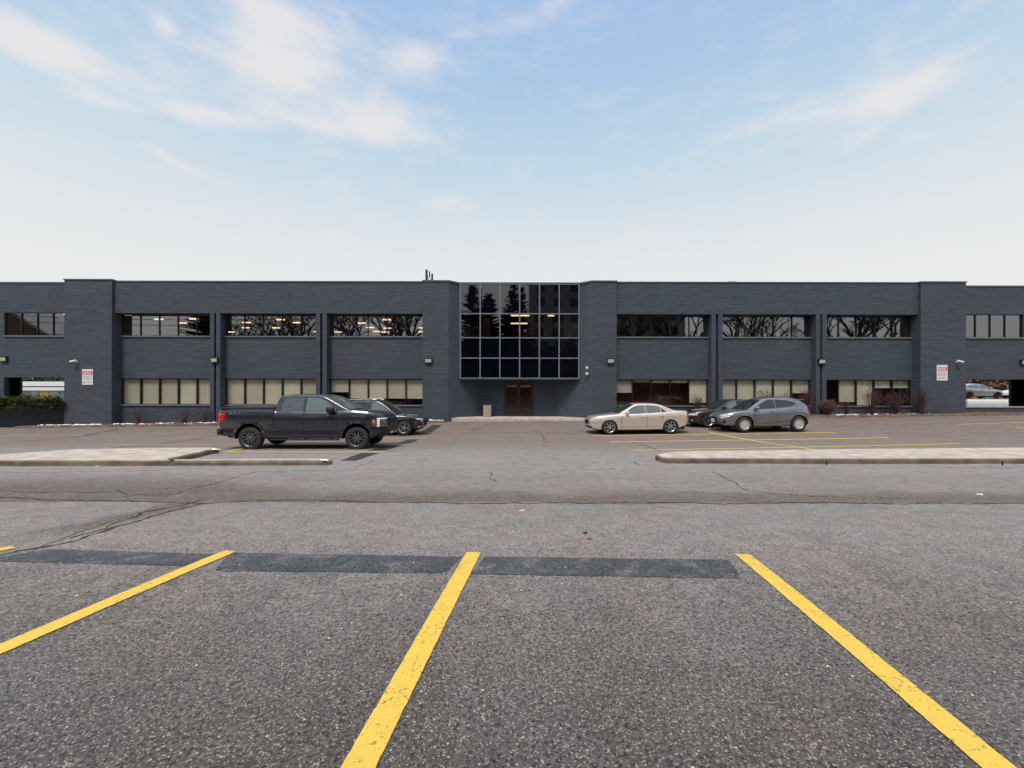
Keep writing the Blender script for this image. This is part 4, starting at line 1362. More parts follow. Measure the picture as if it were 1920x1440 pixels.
# small litter on the asphalt
def scrap(px, py, name, mat, lab, cat, s, seed):
    p = G(px, py); rnd = random.Random(seed); m = MB()
    K = 9; vs = [(0, 0, s * .35)]
    for k in range(K):
        a = 2 * PI * k / K; r = s * rnd.uniform(.5, 1.1)
        vs.append((r * math.cos(a), r * .6 * math.sin(a), s * rnd.uniform(0, .25)))
    m.add(vs, [(0, 1 + k, 1 + (k + 1) % K) for k in range(K)]); m.add([(x, y, -.002) for x, y, z in vs[1:]], [tuple(range(K))])
    o = m.build(name, MATS[mat], fix=True); o.location = p + Vector((0, 0, .004)); tag(o, lab, cat)
scrap(1098, 1000, 'dead_leaf', 'car_black', 'small black curled leaf on the bare asphalt right of the middle yellow line', 'leaf', .045, 1)
scrap(1105, 1011, 'red_scrap', 'litter_red', 'tiny red scrap on the asphalt just below the black leaf', 'litter', .035, 2)
scrap(1836, 928, 'paper_scrap', 'litter_pale', 'flat pale scrap on the asphalt at the right, below the traffic island', 'litter', .08, 3)
scrap(121, 1106, 'pebble', 'litter_pale', 'small pale pebble on the asphalt left of the nearest left yellow line', 'pebble', .022, 4)
scrap(980, 958, 'pebble', 'litter_pale', 'small pale pebble on the asphalt below the long crack, near the centre', 'pebble', .05, 5)
scrap(183, 875, 'pebble', 'litter_pale', 'small pale stone at the foot of the left island kerb', 'pebble', .07, 6)

for (px, py, n, sd_) in ((404, 843, 5, 1), (606, 863.5, 4, 2)):
    q = G(px, py, .13)
    tag(blob_sheet(q.x - .18, q.x + .1, q.y - .02, q.y + .12, 'snow', 'snow', n, 400 + sd_, lambda x, y: terrain(x, y) + .135, .03, (.05, .12)), kind='structure')
tag(blob_sheet(G(300, 850).x, G(420, 850).x, 12.1, 12.5, 'snow', 'litter_pale', 24, 410, lambda x, y: terrain(x, y) + .003, .015, (.015, .05)), kind='structure')

# tyre-blown grit and chips lying about the near bays
rnd = random.Random(4242)
gm = MB()
for _ in range(420):
    x, y = rnd.uniform(-7, 7), rnd.uniform(1.2, 9)
    s = rnd.uniform(.004, .011); z = terrain(x, y) + .009
    vs = [(x + s * rnd.uniform(.6, 1.2) * math.cos(k * 1.57 + .4), y + s * rnd.uniform(.6, 1.2) * math.sin(k * 1.57 + .4), z) for k in range(4)]
    gm.add(vs + [(x, y, z + s * .8)], [(0, 1, 4), (1, 2, 4), (2, 3, 4), (3, 0, 4), (3, 2, 1, 0)])
tag(gm.build('loose_grit', MATS['litter_pale']), kind='stuff')

# ---------------------------------------------------------------- vehicles
def lerp_list(L, x):
    if x <= L[0][0]: return L[0][1]
    for (a, b), (c, d) in zip(L[:-1], L[1:]):
        if x <= c: return b + (d - b) * (x - a) / (c - a) if c > a else d
    return L[-1][1]


def sm_list(L, x):
    """smooth (cubic) interpolation through points"""
    if x <= L[0][0]: return L[0][1]
    if x >= L[-1][0]: return L[-1][1]
    for i in range(len(L) - 1):
        a, b = L[i], L[i + 1]
        if x <= b[0]:
            p, q = L[max(i - 1, 0)], L[min(i + 2, len(L) - 1)]
            h = b[0] - a[0]; t = (x - a[0]) / h
            m0 = (b[1] - p[1]) / (b[0] - p[0]) * h; m1 = (q[1] - a[1]) / (q[0] - a[0]) * h
            # limit overshoot
            s = b[1] - a[1]
            for_m = lambda m: 0 if m * s <= 0 else (min(abs(m), 3 * abs(s)) * (1 if s > 0 else -1))
            m0, m1 = for_m(m0), for_m(m1)
            return (2 * t ** 3 - 3 * t * t + 1) * a[1] + (t ** 3 - 2 * t * t + t) * m0 + (-2 * t ** 3 + 3 * t * t) * b[1] + (t ** 3 - t * t) * m1


class Car:
    """x forward, origin on the ground midway between the axles"""
    def __init__(s, sp):
        s.__dict__.update(sp)
        s.xc = (s.xf + s.xr) / 2; s.hl = (s.xf - s.xr) / 2; s.hw = s.W / 2

    def plan(s, x):
        t = max(-1, min(1, (x - s.xc) / s.hl)); p = s.pf if t > 0 else s.pr
        return (max(0, 1 - abs(t) ** p)) ** (1 / p)

    def arch(s, x, base):
        for xw in s.wheels:
            d = abs(x - xw)
            if d < s.ra:
                return max(base, s.rw + math.sqrt(s.ra ** 2 - d * d) * s.ay - .02)
        return base

    def zb0(s, x): return lerp_list(s.bottom, x)
    def zt(s, x): return sm_list(s.top, x)
    def b(s, v): return sm_list(s.prof, v)
    def ends(s, t, v):
        k = abs(t) ** 8
        return k * (sm_list(s.ef, v) if t > 0 else -sm_list(s.er, v))

    def vv(s, x, z): return max(0, min(1, (z - s.zb0(x)) / (s.zt(x) - s.zb0(x))))

    def sideP(s, x, z, off=0.0):
        v = s.vv(x, z); t = (x - s.xc) / s.hl
        return Vector((x + s.ends(t, v), s.hw * s.plan(x) * s.b(v) + off, z))

    def phiP(s, phi, z, off=0.0):
        """phi: 0 = front centre, pi/2 = side middle, pi = rear centre"""
        c, sn = math.cos(phi), math.sin(phi); p = s.pf if c > 0 else s.pr
        x = s.xc + s.hl * (abs(c) ** (2 / p)) * (1 if c >= 0 else -1)
        y = s.hw * sn ** (2 / p)
        t = (x - s.xc) / s.hl
        v = s.vv(x, z)
        nx = c * abs(c) ** (1 - 2 / p + .001); ny = sn ** (2 - 2 / p)
        n = Vector((nx / s.hl * s.hw, ny, 0)); n.normalize() if n.length > 0 else None
        return Vector((x + s.ends(t, v), y * s.b(v), z)) + n * off

    def phi_of_x(s, x):
        t = (x - s.xc) / s.hl; p = s.pf if t > 0 else s.pr
        c = abs(t) ** (p / 2) * (1 if t > 0 else -1)
        return math.acos(max(-1, min(1, c)))

    def phi_of_y(s, y, front=True):
        p = s.pf if front else s.pr
        a = math.asin(min(1, (abs(y) / s.hw) ** (p / 2)))
        return a if front else PI - a

    # greenhouse
    def ghw(s, x): return s.hw * s.b(1) * s.plan(x) * .995
    def gy(s, x, z):
        zb = s.zt(x) - .02
        h = max(0, z - zb)
        return s.ghw(x) - s.tumble * h - .10 * h * h
    def roof(s, x): return sm_list(s.roofl, x)

    def body(s, mat, par):
        m = MB()
        xsn = []
        # side xs, dense near arches
        x = s.xr + s.hl * .03
        xsl = [s.xr + s.hl * 2 * k for k in (0.0008, .003, .007, .013, .021)]
        x = s.xr + s.hl * .055
        while x < s.xf - s.hl * .05: xsl.append(x); x += .035
        xsl += [s.xf - s.hl * 2 * k for k in (.021, .013, .007, .003, .0008)]
        for xw in s.wheels: xsl += [xw - s.ra + 1e-3, xw + s.ra - 1e-3, xw - s.ra - 1e-3, xw + s.ra + 1e-3]
        xsl.sort()
        ring = []
        nf = 6
        ph = [PI - s.phi_of_x(xsl[0]) * 0 - (PI - s.phi_of_x(xsl[0])) * k / nf for k in range(nf)]
        ring = [('phi', p) for p in ph] + [('x', q) for q in xsl] + [('phi', s.phi_of_x(xsl[-1]) * (nf - 1 - k) / nf) for k in range(nf)]
        vs = [0, .05, .12, .22, .34, .46, .58, .68, .77, .85, .91, .955, .985, 1]
        rows = []
        for v in vs:
            r = []
            for kind, q in ring:
                if kind == 'x':
                    zb = s.arch(q, s.zb0(q)); z = zb + (s.zt(q) - zb) * v
                    r.append(s.sideP(q, z))
                else:
                    c = math.cos(q); p = s.pf if c > 0 else s.pr
                    x = s.xc + s.hl * (abs(c) ** (2 / p)) * (1 if c >= 0 else -1)
                    z = s.zb0(x) + (s.zt(x) - s.zb0(x)) * v
                    r.append(s.phiP(q, z))
            rows.append(r)
        m.grid(rows)
        m.grid([[Vector((p.x, -p.y, p.z)) for p in r] for r in rows], flip=True)
        # top skin
        top = rows[-1]; K = 8
        tr = []
        for k in range(K + 1):
            u = 1 - 2 * k / K
            tr.append([Vector((p.x, p.y * u, p.z + s.crown * (1 - u * u) * min(1, p.y / s.hw * 1.3))) for p in top])
        m.grid(tr)
        bo = m.build('body', MATS[mat], par, smooth=True, fix=True, auto=28)
        # arch lips and liner
        u = MB()
        w = s.hw
        u.box(s.xr + .25, s.xf - .28, -w + .3, w - .3, s.zb0(0) - .02, min(s.zt(s.xr + .4), s.zt(s.xf - .4)) - .1)
        for a, b_ in ((s.xr + .3, s.wheels[0] - s.ra - .02), (s.wheels[0] + s.ra + .02, s.wheels[1] - s.ra - .02), (s.wheels[1] + s.ra + .02, s.xf - .36)):
            yy = min(w - .13, s.hw * s.plan(a) * .88 - .05, s.hw * s.plan(b_) * .88 - .05)
            if b_ > a and yy > .2: u.box(a, b_, -yy, yy, s.zb0((a + b_) / 2) - .03, s.zb0((a + b_) / 2) + .25)
        for xw in s.wheels:
            for sg in (-1, 1):
                rws = []
                for yy in (w * .965, w - .32):
                    rws.append([(xw + (s.ra + .004) * math.cos(a), sg * yy, s.rw + (s.ra + .004) * math.sin(a) * s.ay - .02) for a in [PI * k / 16 for k in range(17)]])
                u.grid(rws)
        u.build('underbody', MATS['underbody'], par)
        return bo

    def cabin(s, mat, par, x0=None, x1=None, closed_rear=False):
        x0 = x0 if x0 is not None else s.gx[0]; x1 = x1 if x1 is not None else s.gx[1]
        n = 46; m = MB(); rows = []
        st = [x0 + (x1 - x0) * i / n for i in range(n + 1)]
        for x in st:
            zb = s.zt(x) - .03; zr = max(zb + .012, s.roof(x)); h = zr - zb
            r = min(.10, h * .45); row = []
            for j in range(7):
                z = zb + (h - r) * j / 6
                row.append(Vector((x, s.gy(x, z), z)))
            yb = s.gy(x, zr - r); yt = max(.05, s.gy(x, zr) - .07)
            for j in range(1, 5):
                a = j / 4 * PI / 2
                row.append(Vector((x, yt + (yb - yt) * math.cos(a), zr - r + r * math.sin(a))))
            for j in range(1, 7):
                q = yt * (1 - j / 6)
                row.append(Vector((x, q, zr + .035 * (1 - (q / yt) ** 2) * min(1, h * 3))))
            rows.append(row)
        m.grid(rows); m.grid([[Vector((p.x, -p.y, p.z)) for p in r] for r in rows], flip=True)
        for r, fl in ((rows[0], 0), (rows[-1], 1)):
            loop = r + [Vector((p.x, -p.y, p.z)) for p in reversed(r[:-1])]
            m.add(loop, [tuple(range(len(loop)))])
        return m.build('cabin', MATS[mat], par, smooth=True, fix=True, auto=32)

    def side_glass(s, xa, xb, lo, hi, mat, par, name='side_window', both=True, off=.006, n=24):
        out = None
        for sg in ((1, -1) if both else (1,)):
            m = MB(); rows = []
            for i in range(n + 1):
                x = xa + (xb - xa) * i / n
                a = lo(x); b_ = max(a + .002, hi(x))
                rows.append([Vector((x, sg * (s.gy(x, a + (b_ - a) * j / 5) + off), a + (b_ - a) * j / 5)) for j in range(6)])
            m.grid(rows, flip=sg > 0)
            out = m.build(name, MATS[mat], par, smooth=True)
        return out

    def top_patch(s, xa, xb, mat, par, name, off=.008, wk=.93, n=14):
        m = MB(); rows = []
        for i in range(n + 1):
            x = xa + (xb - xa) * i / n
            x2 = min(max(x, s.gx[0]), s.gx[1])
            zb = s.zt(x2) - .03; zr = max(zb + .012, s.roof(x2)); h = zr - zb
            yt = max(.05, s.gy(x2, zr) - .07)
            sl = (s.roof(x2 + .01) - s.roof(x2 - .01)) / .02
            nl = math.sqrt(1 + sl * sl)
            row = []
            for j in range(13):
                u = -1 + 2 * j / 12; q = yt * wk * 1.02 * u
                row.append(Vector((x - sl / nl * off, q, zr + .035 * (1 - (q / yt) ** 2) * min(1, h * 3) + off / nl)))
            rows.append(row)
        m.grid(rows)
        return m.build(name, MATS[mat], par, smooth=True)

    def side_line(s, pts, w, mat, par, name, off=.003, both=True):
        """dark line along (x,z) points on the body side or cabin side"""
        pp = []
        for (xa, za), (xb, zb) in zip(pts[:-1], pts[1:]):
            n = max(2, int(math.hypot(xb - xa, zb - za) / .05)); pp += [(xa + (xb - xa) * i / n, za + (zb - za) * i / n) for i in range(n)]
        pts = pp + [pts[-1]]
        for sg in ((1, -1) if both else (1,)):
            m = MB()
            L, Rr = [], []
            for i, (x, z) in enumerate(pts):
                a = pts[max(i - 1, 0)]; b_ = pts[min(i + 1, len(pts) - 1)]
                d = Vector((b_[0] - a[0], b_[1] - a[1])).normalized(); nn = Vector((-d.y, d.x)) * w / 2
                for lst, k in ((L, 1), (Rr, -1)):
                    X, Z = x + nn.x * k, z + nn.y * k
                    y = s.gy(X, Z) if Z > s.zt(X) - .01 and s.gx[0] < X < s.gx[1] else s.sideP(X, Z).y
                    lst.append(Vector((X, sg * (y + off), Z)))
            m.grid([L, Rr], flip=sg < 0)
            o = m.build(name, MATS[mat], par)
        return o

    def wrap(s, p0, p1, zlo, zhi, mat, par, name, off=.006, sides=(1, -1), n=14, m_=5, thick=True):
        o = None
        for sg in sides:
            mb = MB(); rows = []
            for i in range(n + 1):
                u = i / n; ph = p0 + (p1 - p0) * u
                a, b_ = zlo(u), zhi(u)
                rows.append([Vector((q.x, sg * q.y, q.z)) for q in [s.phiP(ph, a + (b_ - a) * j / m_, off) for j in range(m_ + 1)]])
            mb.grid(rows, flip=sg < 0)
            o = mb.build(name, MATS[mat], par, smooth=True)
        return o

    def wheel(s, x, sg, rim, par, style):
        hub = empty('wheel'); hub.parent = par
        wd = s.tw; yo = s.hw * .965
        hub.location = (x, sg * (yo - wd / 2), s.rw)
        R_ = s.rw; rr = s.rim
        t = MB()
        k = sg
        t.lathe_y([(rr, -wd / 2 * k), (R_ * .90, -wd / 2 * k), (R_ * .97, -wd * .44 * k), (R_, -wd * .34 * k), (R_, wd * .34 * k), (R_ * .97, wd * .44 * k), (R_ * .90, wd / 2 * k), (rr * 1.02, wd * .50 * k), (rr * .98, wd * .44 * k)], 36)
        t.build('tyre', MATS['tyre'], hub, smooth=True, fix=True, auto=35)
        r = MB()
        r.lathe_y([(rr * 1.01, wd * .46 * k), (rr * .97, wd * .47 * k), (rr * .90, wd * .40 * k), (rr * .88, wd * .12 * k)], 36)
        n, w0, w1, split = style['n'], style['w0'], style['w1'], style.get('split', 0)
        for i in range(n):
            a = 2 * PI * i / n + style.get('ph', 0)
            for q in ((-split, split) if split else (0,)):
                M = Matrix.Rotation(-a, 4, 'Y')
                ra_, rb = rr * .16, rr * .92
                pts = []
                sk = style.get('skew', 0)
                for (rad, ww, yy) in ((ra_, w0, .36), (rb, w1, .42)):
                    ang = q * (1 if rad == rb else .15) + (sk if rad == rb else 0)
                    ca, sa = math.cos(ang), math.sin(ang)
                    for e in (-1, 1):
                        pts.append(M @ Vector((rad * ca - e * ww * sa, yy * wd * k, rad * sa + e * ww * ca)))
                pb = [p - Vector((0, .10 * wd * k, 0)) for p in pts]
                r.add(pts + pb, [(0, 1, 3, 2), (0, 2, 6, 4), (1, 5, 7, 3), (4, 6, 7, 5), (2, 3, 7, 6)])
        r.lathe_y([(rr * .20, wd * .30 * k), (rr * .20, wd * .40 * k), (rr * .13, wd * .43 * k), (.002, wd * .44 * k)], 20)
        r.build('rim', MATS[rim], hub, smooth=True, fix=True, auto=30)
        bk = MB(); bk.lathe_y([(rr * .9, wd * .10 * k), (.002, wd * .10 * k)], 24)
        bk.build('brake_disc', MATS[style.get('back', 'underbody')], hub)
        return hub

    def mirror(s, x, z, mat, par, sz=(.09, .10, .075)):
        for sg in (1, -1):
            m = MB(); rows = []
            y0 = s.gy(x, z) + .05 + sz[1]
            for j in range(7):
                a = -PI / 2 + PI * j / 6
                rows.append([(x + sz[0] * math.copysign(abs(math.cos(a)) ** .6, 1) * math.copysign(abs(math.cos(b_)) ** .6, math.cos(b_)), sg * (y0 + sz[1] * math.copysign(abs(math.cos(a)) ** .6, 1) * math.copysign(abs(math.sin(b_)) ** .6, math.sin(b_))), z + sz[2] * math.copysign(abs(math.sin(a)) ** .6, math.sin(a))) for b_ in [2 * PI * k / 16 for k in range(17)]])
            m.grid(rows)
            m.tube([(x + .01, sg * (s.gy(x, z - .05) - .02), z - .06), (x, sg * y0, z - .03)], .022, 6)
            m.build('mirror', MATS[mat], par, smooth=True, fix=True)

    def handles(s, pts, mat, par):
        for x, z in pts:
            for sg in (1, -1):
                y = s.sideP(x, z).y
                m = MB(); m.tube([(x - .09, sg * (y - .005), z), (x - .075, sg * (y + .028), z), (x + .075, sg * (y + .028), z), (x + .09, sg * (y - .005), z)], .013, 6)
                m.build('door_handle', MATS[mat], par)

    def plate(s, front, z, par, w=.15, h=.08):
        p = s.phiP(0 if front else PI, z)
        m = MB(); k = 1 if front else -1
        m.box(min(p.x, p.x + k * .02), max(p.x, p.x + k * .02), -w, w, z - h, z + h)
        m.build('license_plate', MATS['sign_white'], par)


def glass_fns(c, lo_pts, hi_pts):
    return (lambda x: sm_list(lo_pts, x)), (lambda x: sm_list(hi_pts, x))


def make(kind, spec, lab, cat, loc, rz, tilt=0.0, group='vehicles parked in the bays before the building'):
    c = Car(spec)
    root = empty(kind, loc, rz, label=lab, cat=cat, group=group)
    root.rotation_euler = (0, tilt, rz)
    return c, root


MULTI = dict(n=6, w0=.028, w1=.020, split=.26)
SEVEN = dict(n=7, w0=.030, w1=.026)
TENC = dict(n=10, w0=.026, w1=.044, skew=.22, back='car_black')

# ---- pickup truck (faces right)
pk = dict(W=2.02, xr=-2.98, xf=2.80, pf=7, pr=16, wheels=(-1.845, 1.845), rw=.405, ra=.50, ay=1.10, rim=.285, tw=.27, tumble=.30, crown=.03,
          bottom=[(-2.98, .52), (-2.4, .46), (-1.3, .42), (1.3, .42), (2.35, .42), (2.8, .46)],
          top=[(-2.98, 1.43), (-1.02, 1.43), (-.99, 1.345), (.9, 1.335), (1.45, 1.365), (1.9, 1.355), (2.45, 1.285), (2.70, 1.21), (2.8, 1.13)],
          prof=[(0, .95), (.08, .985), (.30, .955), (.36, .962), (.42, .985), (.60, 1.0), (.78, .995), (.82, .985), (.92, .965), (1, .92)],
          ef=[(0, -.22), (.12, -.05), (.3, .02), (.6, .05), (.9, .02), (1, -.05)], er=[(0, -.02), (.1, 0), (1, 0)],
          gx=(-1.0, 1.60), roofl=[(-1.0, 1.42), (-.985, 1.47), (-.93, 1.78), (-.86, 1.87), (-.6, 1.905), (0, 1.92), (.50, 1.905), (.70, 1.86), (1.15, 1.63), (1.60, 1.375)])
c, root = make('pickup_truck', pk, 'black four-door pickup truck parked alone in the nearest left bay', 'pickup truck', (0, 0, 0), 0)
c.body('paint_black', root)
c.cabin('paint_black', root)
c.side_glass(-.80, -.03, lambda x: 1.355, lambda x: sm_list([(-.80, 1.37), (-.76, 1.60), (-.69, 1.76), (-.62, 1.80), (-.03, 1.815)], x), 'car_glass_mid', root)
c.side_glass(.07, 1.13, lambda x: 1.355 - .03 * smooth(.55, .9, x), lambda x: sm_list([(.07, 1.815), (.42, 1.805), (.56, 1.775), (.76, 1.685), (1.13, 1.41)], x), 'car_glass_light', root)
c.top_patch(.76, 1.54, 'car_glass_light', root, 'windshield', wk=.97)
m = MB(); m.rbox(-2.88, -1.03, -.84, .84, 1.455, 1.485, .01); m.build('tonneau_cover', MATS['car_black'], root)
for k in (-1, 1):
    m = MB(); m.rbox(-2.93, -1.02, k * .925 - .035, k * .925 + .035, 1.425, 1.465, .008); m.build('bed_rail', MATS['car_black'], root)
c.side_line([(-1.0, .48), (-1.0, .9), (-1.0, 1.40)], .03, 'underbody', root, 'door_gap')
c.side_line([(.02, .50), (.02, 1.0), (.02, 1.38)], .016, 'underbody', root, 'door_gap')
c.side_line([(1.16, .52), (1.19, 1.0), (1.15, 1.36)], .016, 'underbody', root, 'door_gap')
c.side_line([(-.80, .53), (0, .53), (1.15, .53)], .03, 'car_black', root, 'sill_trim')
c.handles([(-.12, 1.22), (.92, 1.20)], 'paint_black', root)
c.mirror(.98, 1.40, 'car_black', root, (.13, .12, .115))
c.wrap(c.phi_of_x(2.36), c.phi_of_y(.62), lambda u: .80 + .0 * u, lambda u: 1.09 + .02 * u, 'lamp_smoke', root, 'headlight', off=.008)
for nm, lo, hi, p0, p1, mt, of in (('daytime_light', lambda u: .80, lambda u: 1.10, c.phi_of_x(2.52), c.phi_of_x(2.60), 'lamp_white', .016), ('daytime_light', lambda u: 1.07, lambda u: 1.11, c.phi_of_x(2.52), c.phi_of_y(.64), 'lamp_white', .016),
                                   ('turn_signal', lambda u: .93, lambda u: 1.04, c.phi_of_x(2.38), c.phi_of_x(2.46), 'lamp_amber', .014), ('fog_light', lambda u: .60, lambda u: .68, c.phi_of_x(2.66), c.phi_of_y(.78), 'lamp_white', .012)):
    c.wrap(p0, p1, lo, hi, mt, root, nm, off=of)
c.wrap(0, c.phi_of_y(.60), lambda u: .80, lambda u: 1.12, 'car_black', root, 'grille', off=.02)
for zz in (.88, .98, 1.07): c.wrap(0, c.phi_of_y(.58), lambda u: zz - .016, lambda u: zz + .016, 'alloy_black', root, 'grille_bar', off=.035, m_=1)
c.wrap(0, c.phi_of_x(2.30), lambda u: .50, lambda u: .76, 'car_black', root, 'front_bumper', off=.035)
c.wrap(PI, c.phi_of_x(-2.80), lambda u: .52, lambda u: .72, 'alloy_black', root, 'rear_bumper', off=.07)
c.wrap(c.phi_of_x(-2.67), c.phi_of_y(.86, False), lambda u: .92 + .16 * (1 - min(1, u * 2)), lambda u: 1.28, 'lamp_red', root, 'taillight', off=.010)
for k in (-1, 1):
    m = MB(); m.rbox(-1.15, 1.22, k * .90 - .09, k * .90 + .06, .335, .385, .012)
    for xx in (-.8, 0, .9): m.box(xx - .03, xx + .03, k * .8 - .05, k * .8 + .05, .37, .47)
    m.build('running_board', MATS['alloy_black'], root)
# wheel-arch lips
def arch_lip(c, root, mat, w=.05, off=.012, a0=.0):
    for xw in c.wheels:
        for sg in (1, -1):
            m = MB(); r0, r1 = [], []
            for k in range(25):
                a = a0 + (PI - 2 * a0) * k / 24
                for r, lst in ((c.ra - .004, r0), (c.ra + w, r1)):
                    X = xw + r * math.cos(a); Z = c.rw + r * math.sin(a) * c.ay - .02
                    Z = max(Z, c.zb0(X)); lst.append(Vector((X, sg * (c.sideP(X, Z).y + (off if lst is r0 else off * .4)), Z)))
            m.grid([r0, r1], flip=sg < 0)
            m.build('arch_trim', MATS[mat], root, smooth=True)
arch_lip(c, root, 'paint_black', .085, .035, .05)
for x in c.wheels:
    for sg in (1, -1): c.wheel(x, sg, 'alloy_grey', root, MULTI)
c.plate(True, .60, root)
tcv = bpy.data.curves.new('decal', 'FONT'); tcv.body = '4X4'; tcv.size = .16; tcv.extrude = .001; tcv.align_x = 'CENTER'; tcv.shear = .2
tob = bpy.data.objects.new('decal_tmp', tcv); COL.objects.link(tob)
dg = bpy.context.evaluated_depsgraph_get(); me = bpy.data.meshes.new_from_object(tob.evaluated_get(dg)); bpy.data.objects.remove(tob)
me.materials.clear(); me.materials.append(MATS['alloy'])
for sg in (1, -1):
    do = bpy.data.objects.new('decal', me); COL.objects.link(do); do.parent = root
    do.scale = (1.5, 1, 1); do.rotation_euler = (PI / 2, 0, 0 if sg < 0 else PI); do.location = (-2.35, sg * (c.sideP(-2.35, 1.27).y + .004), 1.225)
pick = root

# ---- black suv beyond the pickup (faces right)
sv = dict(W=1.88, xr=-2.30, xf=2.28, pf=4.6, pr=6, wheels=(-1.36, 1.36), rw=.355, ra=.425, ay=1.0, rim=.24, tw=.23, tumble=.36, crown=.03,
          bottom=[(-2.3, .45), (-1.8, .34), (-.9, .27), (.9, .27), (1.85, .30), (2.28, .38)],
          top=[(-2.3, .98), (-2.1, 1.04), (-1.0, 1.03), (.3, .98), (.95, .97), (1.5, .93), (1.95, .86), (2.2, .78), (2.28, .74)],
          prof=[(0, .91), (.1, .95), (.35, .975), (.6, 1.0), (.8, .985), (.93, .955), (1, .90)],
          ef=[(0, -.12), (.2, .0), (.5, .03), (.8, 0), (1, -.10)], er=[(0, -.08), (.3, .02), (.7, 0), (1, -.1)],
          gx=(-2.12, 1.02), roofl=[(-2.12, 1.06), (-2.05, 1.15), (-1.85, 1.42), (-1.7, 1.56), (-1.3, 1.63), (-.6, 1.67), (-.1, 1.655), (.2, 1.58), (.6, 1.31), (1.02, .99)])


def build_suv(spec, kind, lab, loc, rz, paintm, rim, style, glass='car_glass_light', front_glass=None, hi_off=.0):
    c, root = make(kind, spec, lab, 'suv' if 'suv' in lab else ('hatchback' if 'hatchback' in lab else 'car'), loc, rz)
    c.body(paintm, root); c.cabin(paintm, root)
    return c, root


c, root = build_suv(sv, 'suv', 'black suv with silver trim parked beyond the black pickup', (0, 0, 0), 0, 'paint_black_suv', 'alloy', MULTI)
lo = lambda x: 1.045 - .02 * (x + 1) / 2
c.side_glass(-1.72, -1.18, lo, lambda x: sm_list([(-1.72, 1.10), (-1.5, 1.38), (-1.3, 1.50), (-1.18, 1.53)], x), 'car_glass', root)
c.side_glass(-1.08, -.26, lo, lambda x: sm_list([(-1.08, 1.54), (-.6, 1.575), (-.26, 1.575)], x), 'car_glass', root)
c.side_glass(-.18, .70, lo, lambda x: sm_list([(-.18, 1.57), (.05, 1.53), (.3, 1.40), (.7, 1.08)], x), 'car_glass_light', root)
c.top_patch(.18, .98, 'car_glass', root, 'windshield', wk=.97)
c.side_line([(-1.75, 1.09), (-1.5, 1.42), (-1.2, 1.56), (-.6, 1.605), (-.1, 1.60), (.2, 1.50), (.74, 1.08)], .014, 'car_black', root, 'window_trim_or_glint', off=.010)
c.side_line([(-.2, .34), (-.21, .6), (-.19, .98)], .014, 'underbody', root, 'door_gap'); c.side_line([(.86, .34), (.88, .7), (.84, .96)], .014, 'underbody', root, 'door_gap')
c.side_line([(-.85, .36), (0, .34), (.85, .36)], .07, 'car_black', root, 'sill_trim')
c.handles([(-1.0, .93), (.0, .92)], 'paint_black_suv', root); c.mirror(.62, 1.07, 'paint_black_suv', root)
c.wrap(c.phi_of_x(1.92), c.phi_of_y(.45), lambda u: .70 + .04 * (1 - u), lambda u: .80, 'lamp_clear', root, 'headlight')
c.wrap(c.phi_of_x(2.10), c.phi_of_y(.60), lambda u: .74 - .30 * u, lambda u: .77 - .28 * u, 'chrome', root, 'bumper_trim', off=.02)
c.wrap(0, c.phi_of_y(.55), lambda u: .50, lambda u: .76, 'car_black', root, 'grille', off=.015)
c.wrap(c.phi_of_x(1.86), c.phi_of_x(1.95), lambda u: .56, lambda u: .64, 'lamp_red', root, 'side_marker', off=.01)
c.wrap(0, c.phi_of_x(1.98), lambda u: .36, lambda u: .44, 'chrome', root, 'bumper_trim', off=.02)
c.wrap(c.phi_of_x(-1.95), c.phi_of_y(.5, False), lambda u: .88, lambda u: 1.0, 'lamp_red', root, 'taillight', off=.01)
for k in (-1, 1):
    m = MB(); m.tube([(-1.6, k * .62, 1.62), (-1.45, k * .62, 1.70), (-.2, k * .62, 1.72), (0, k * .62, 1.68)], .018, 6); m.build('roof_rail', MATS['alloy_grey'], root)
arch_lip(c, root, 'car_black', .05, .015, .05)
for x in c.wheels:
    for sg in (1, -1): c.wheel(x, sg, 'alloy', root, dict(n=5, w0=.022, w1=.016, split=.22))
c.plate(True, .50, root)
suv = root

# ---- beige sedan (faces left)
sd2 = dict(W=1.80, xr=-2.46, xf=2.33, pf=4.2, pr=5.5, wheels=(-1.43, 1.45), rw=.325, ra=.375, ay=1.0, rim=.242, tw=.22, tumble=.42, crown=.028,
           bottom=[(-2.46, .40), (-1.9, .27), (-.9, .20), (.9, .20), (2.0, .22), (2.33, .25)],
           top=[(-2.46, .98), (-2.38, 1.02), (-2.0, 1.05), (-1.45, 1.02), (-.5, .965), (.55, .93), (.95, .925), (1.5, .885), (2.0, .83), (2.22, .77), (2.33, .71)],
           prof=[(0, .93), (.08, .965), (.3, .965), (.55, .99), (.74, 1.0), (.79, .985), (.93, .955), (1, .90)],
           ef=[(0, -.08), (.2, .02), (.6, .02), (.85, 0), (1, -.06)], er=[(0, -.12), (.3, 0), (.8, .0), (1, -.05)],
           gx=(-1.80, 1.02), roofl=[(-1.80, 1.04), (-1.65, 1.085), (-1.38, 1.20), (-1.15, 1.305), (-.88, 1.375), (-.45, 1.405), (0, 1.40), (.22, 1.355), (.58, 1.17), (1.02, .935)])
c, root = make('sedan', sd2, 'beige metallic sedan facing left, parked right of the entrance', 'car', (0, 0, 0), PI)
c.body('paint_champagne', root); c.cabin('paint_champagne', root)
lo = lambda x: .985 - .035 * (x + 1)
c.side_glass(-1.24, -1.03, lo, lambda x: sm_list([(-1.24, 1.03), (-1.03, 1.17)], x), 'car_glass', root)
c.side_glass(-1.00, -.34, lo, lambda x: sm_list([(-1.0, 1.19), (-.8, 1.285), (-.55, 1.325), (-.34, 1.332)], x), 'car_glass_light', root)
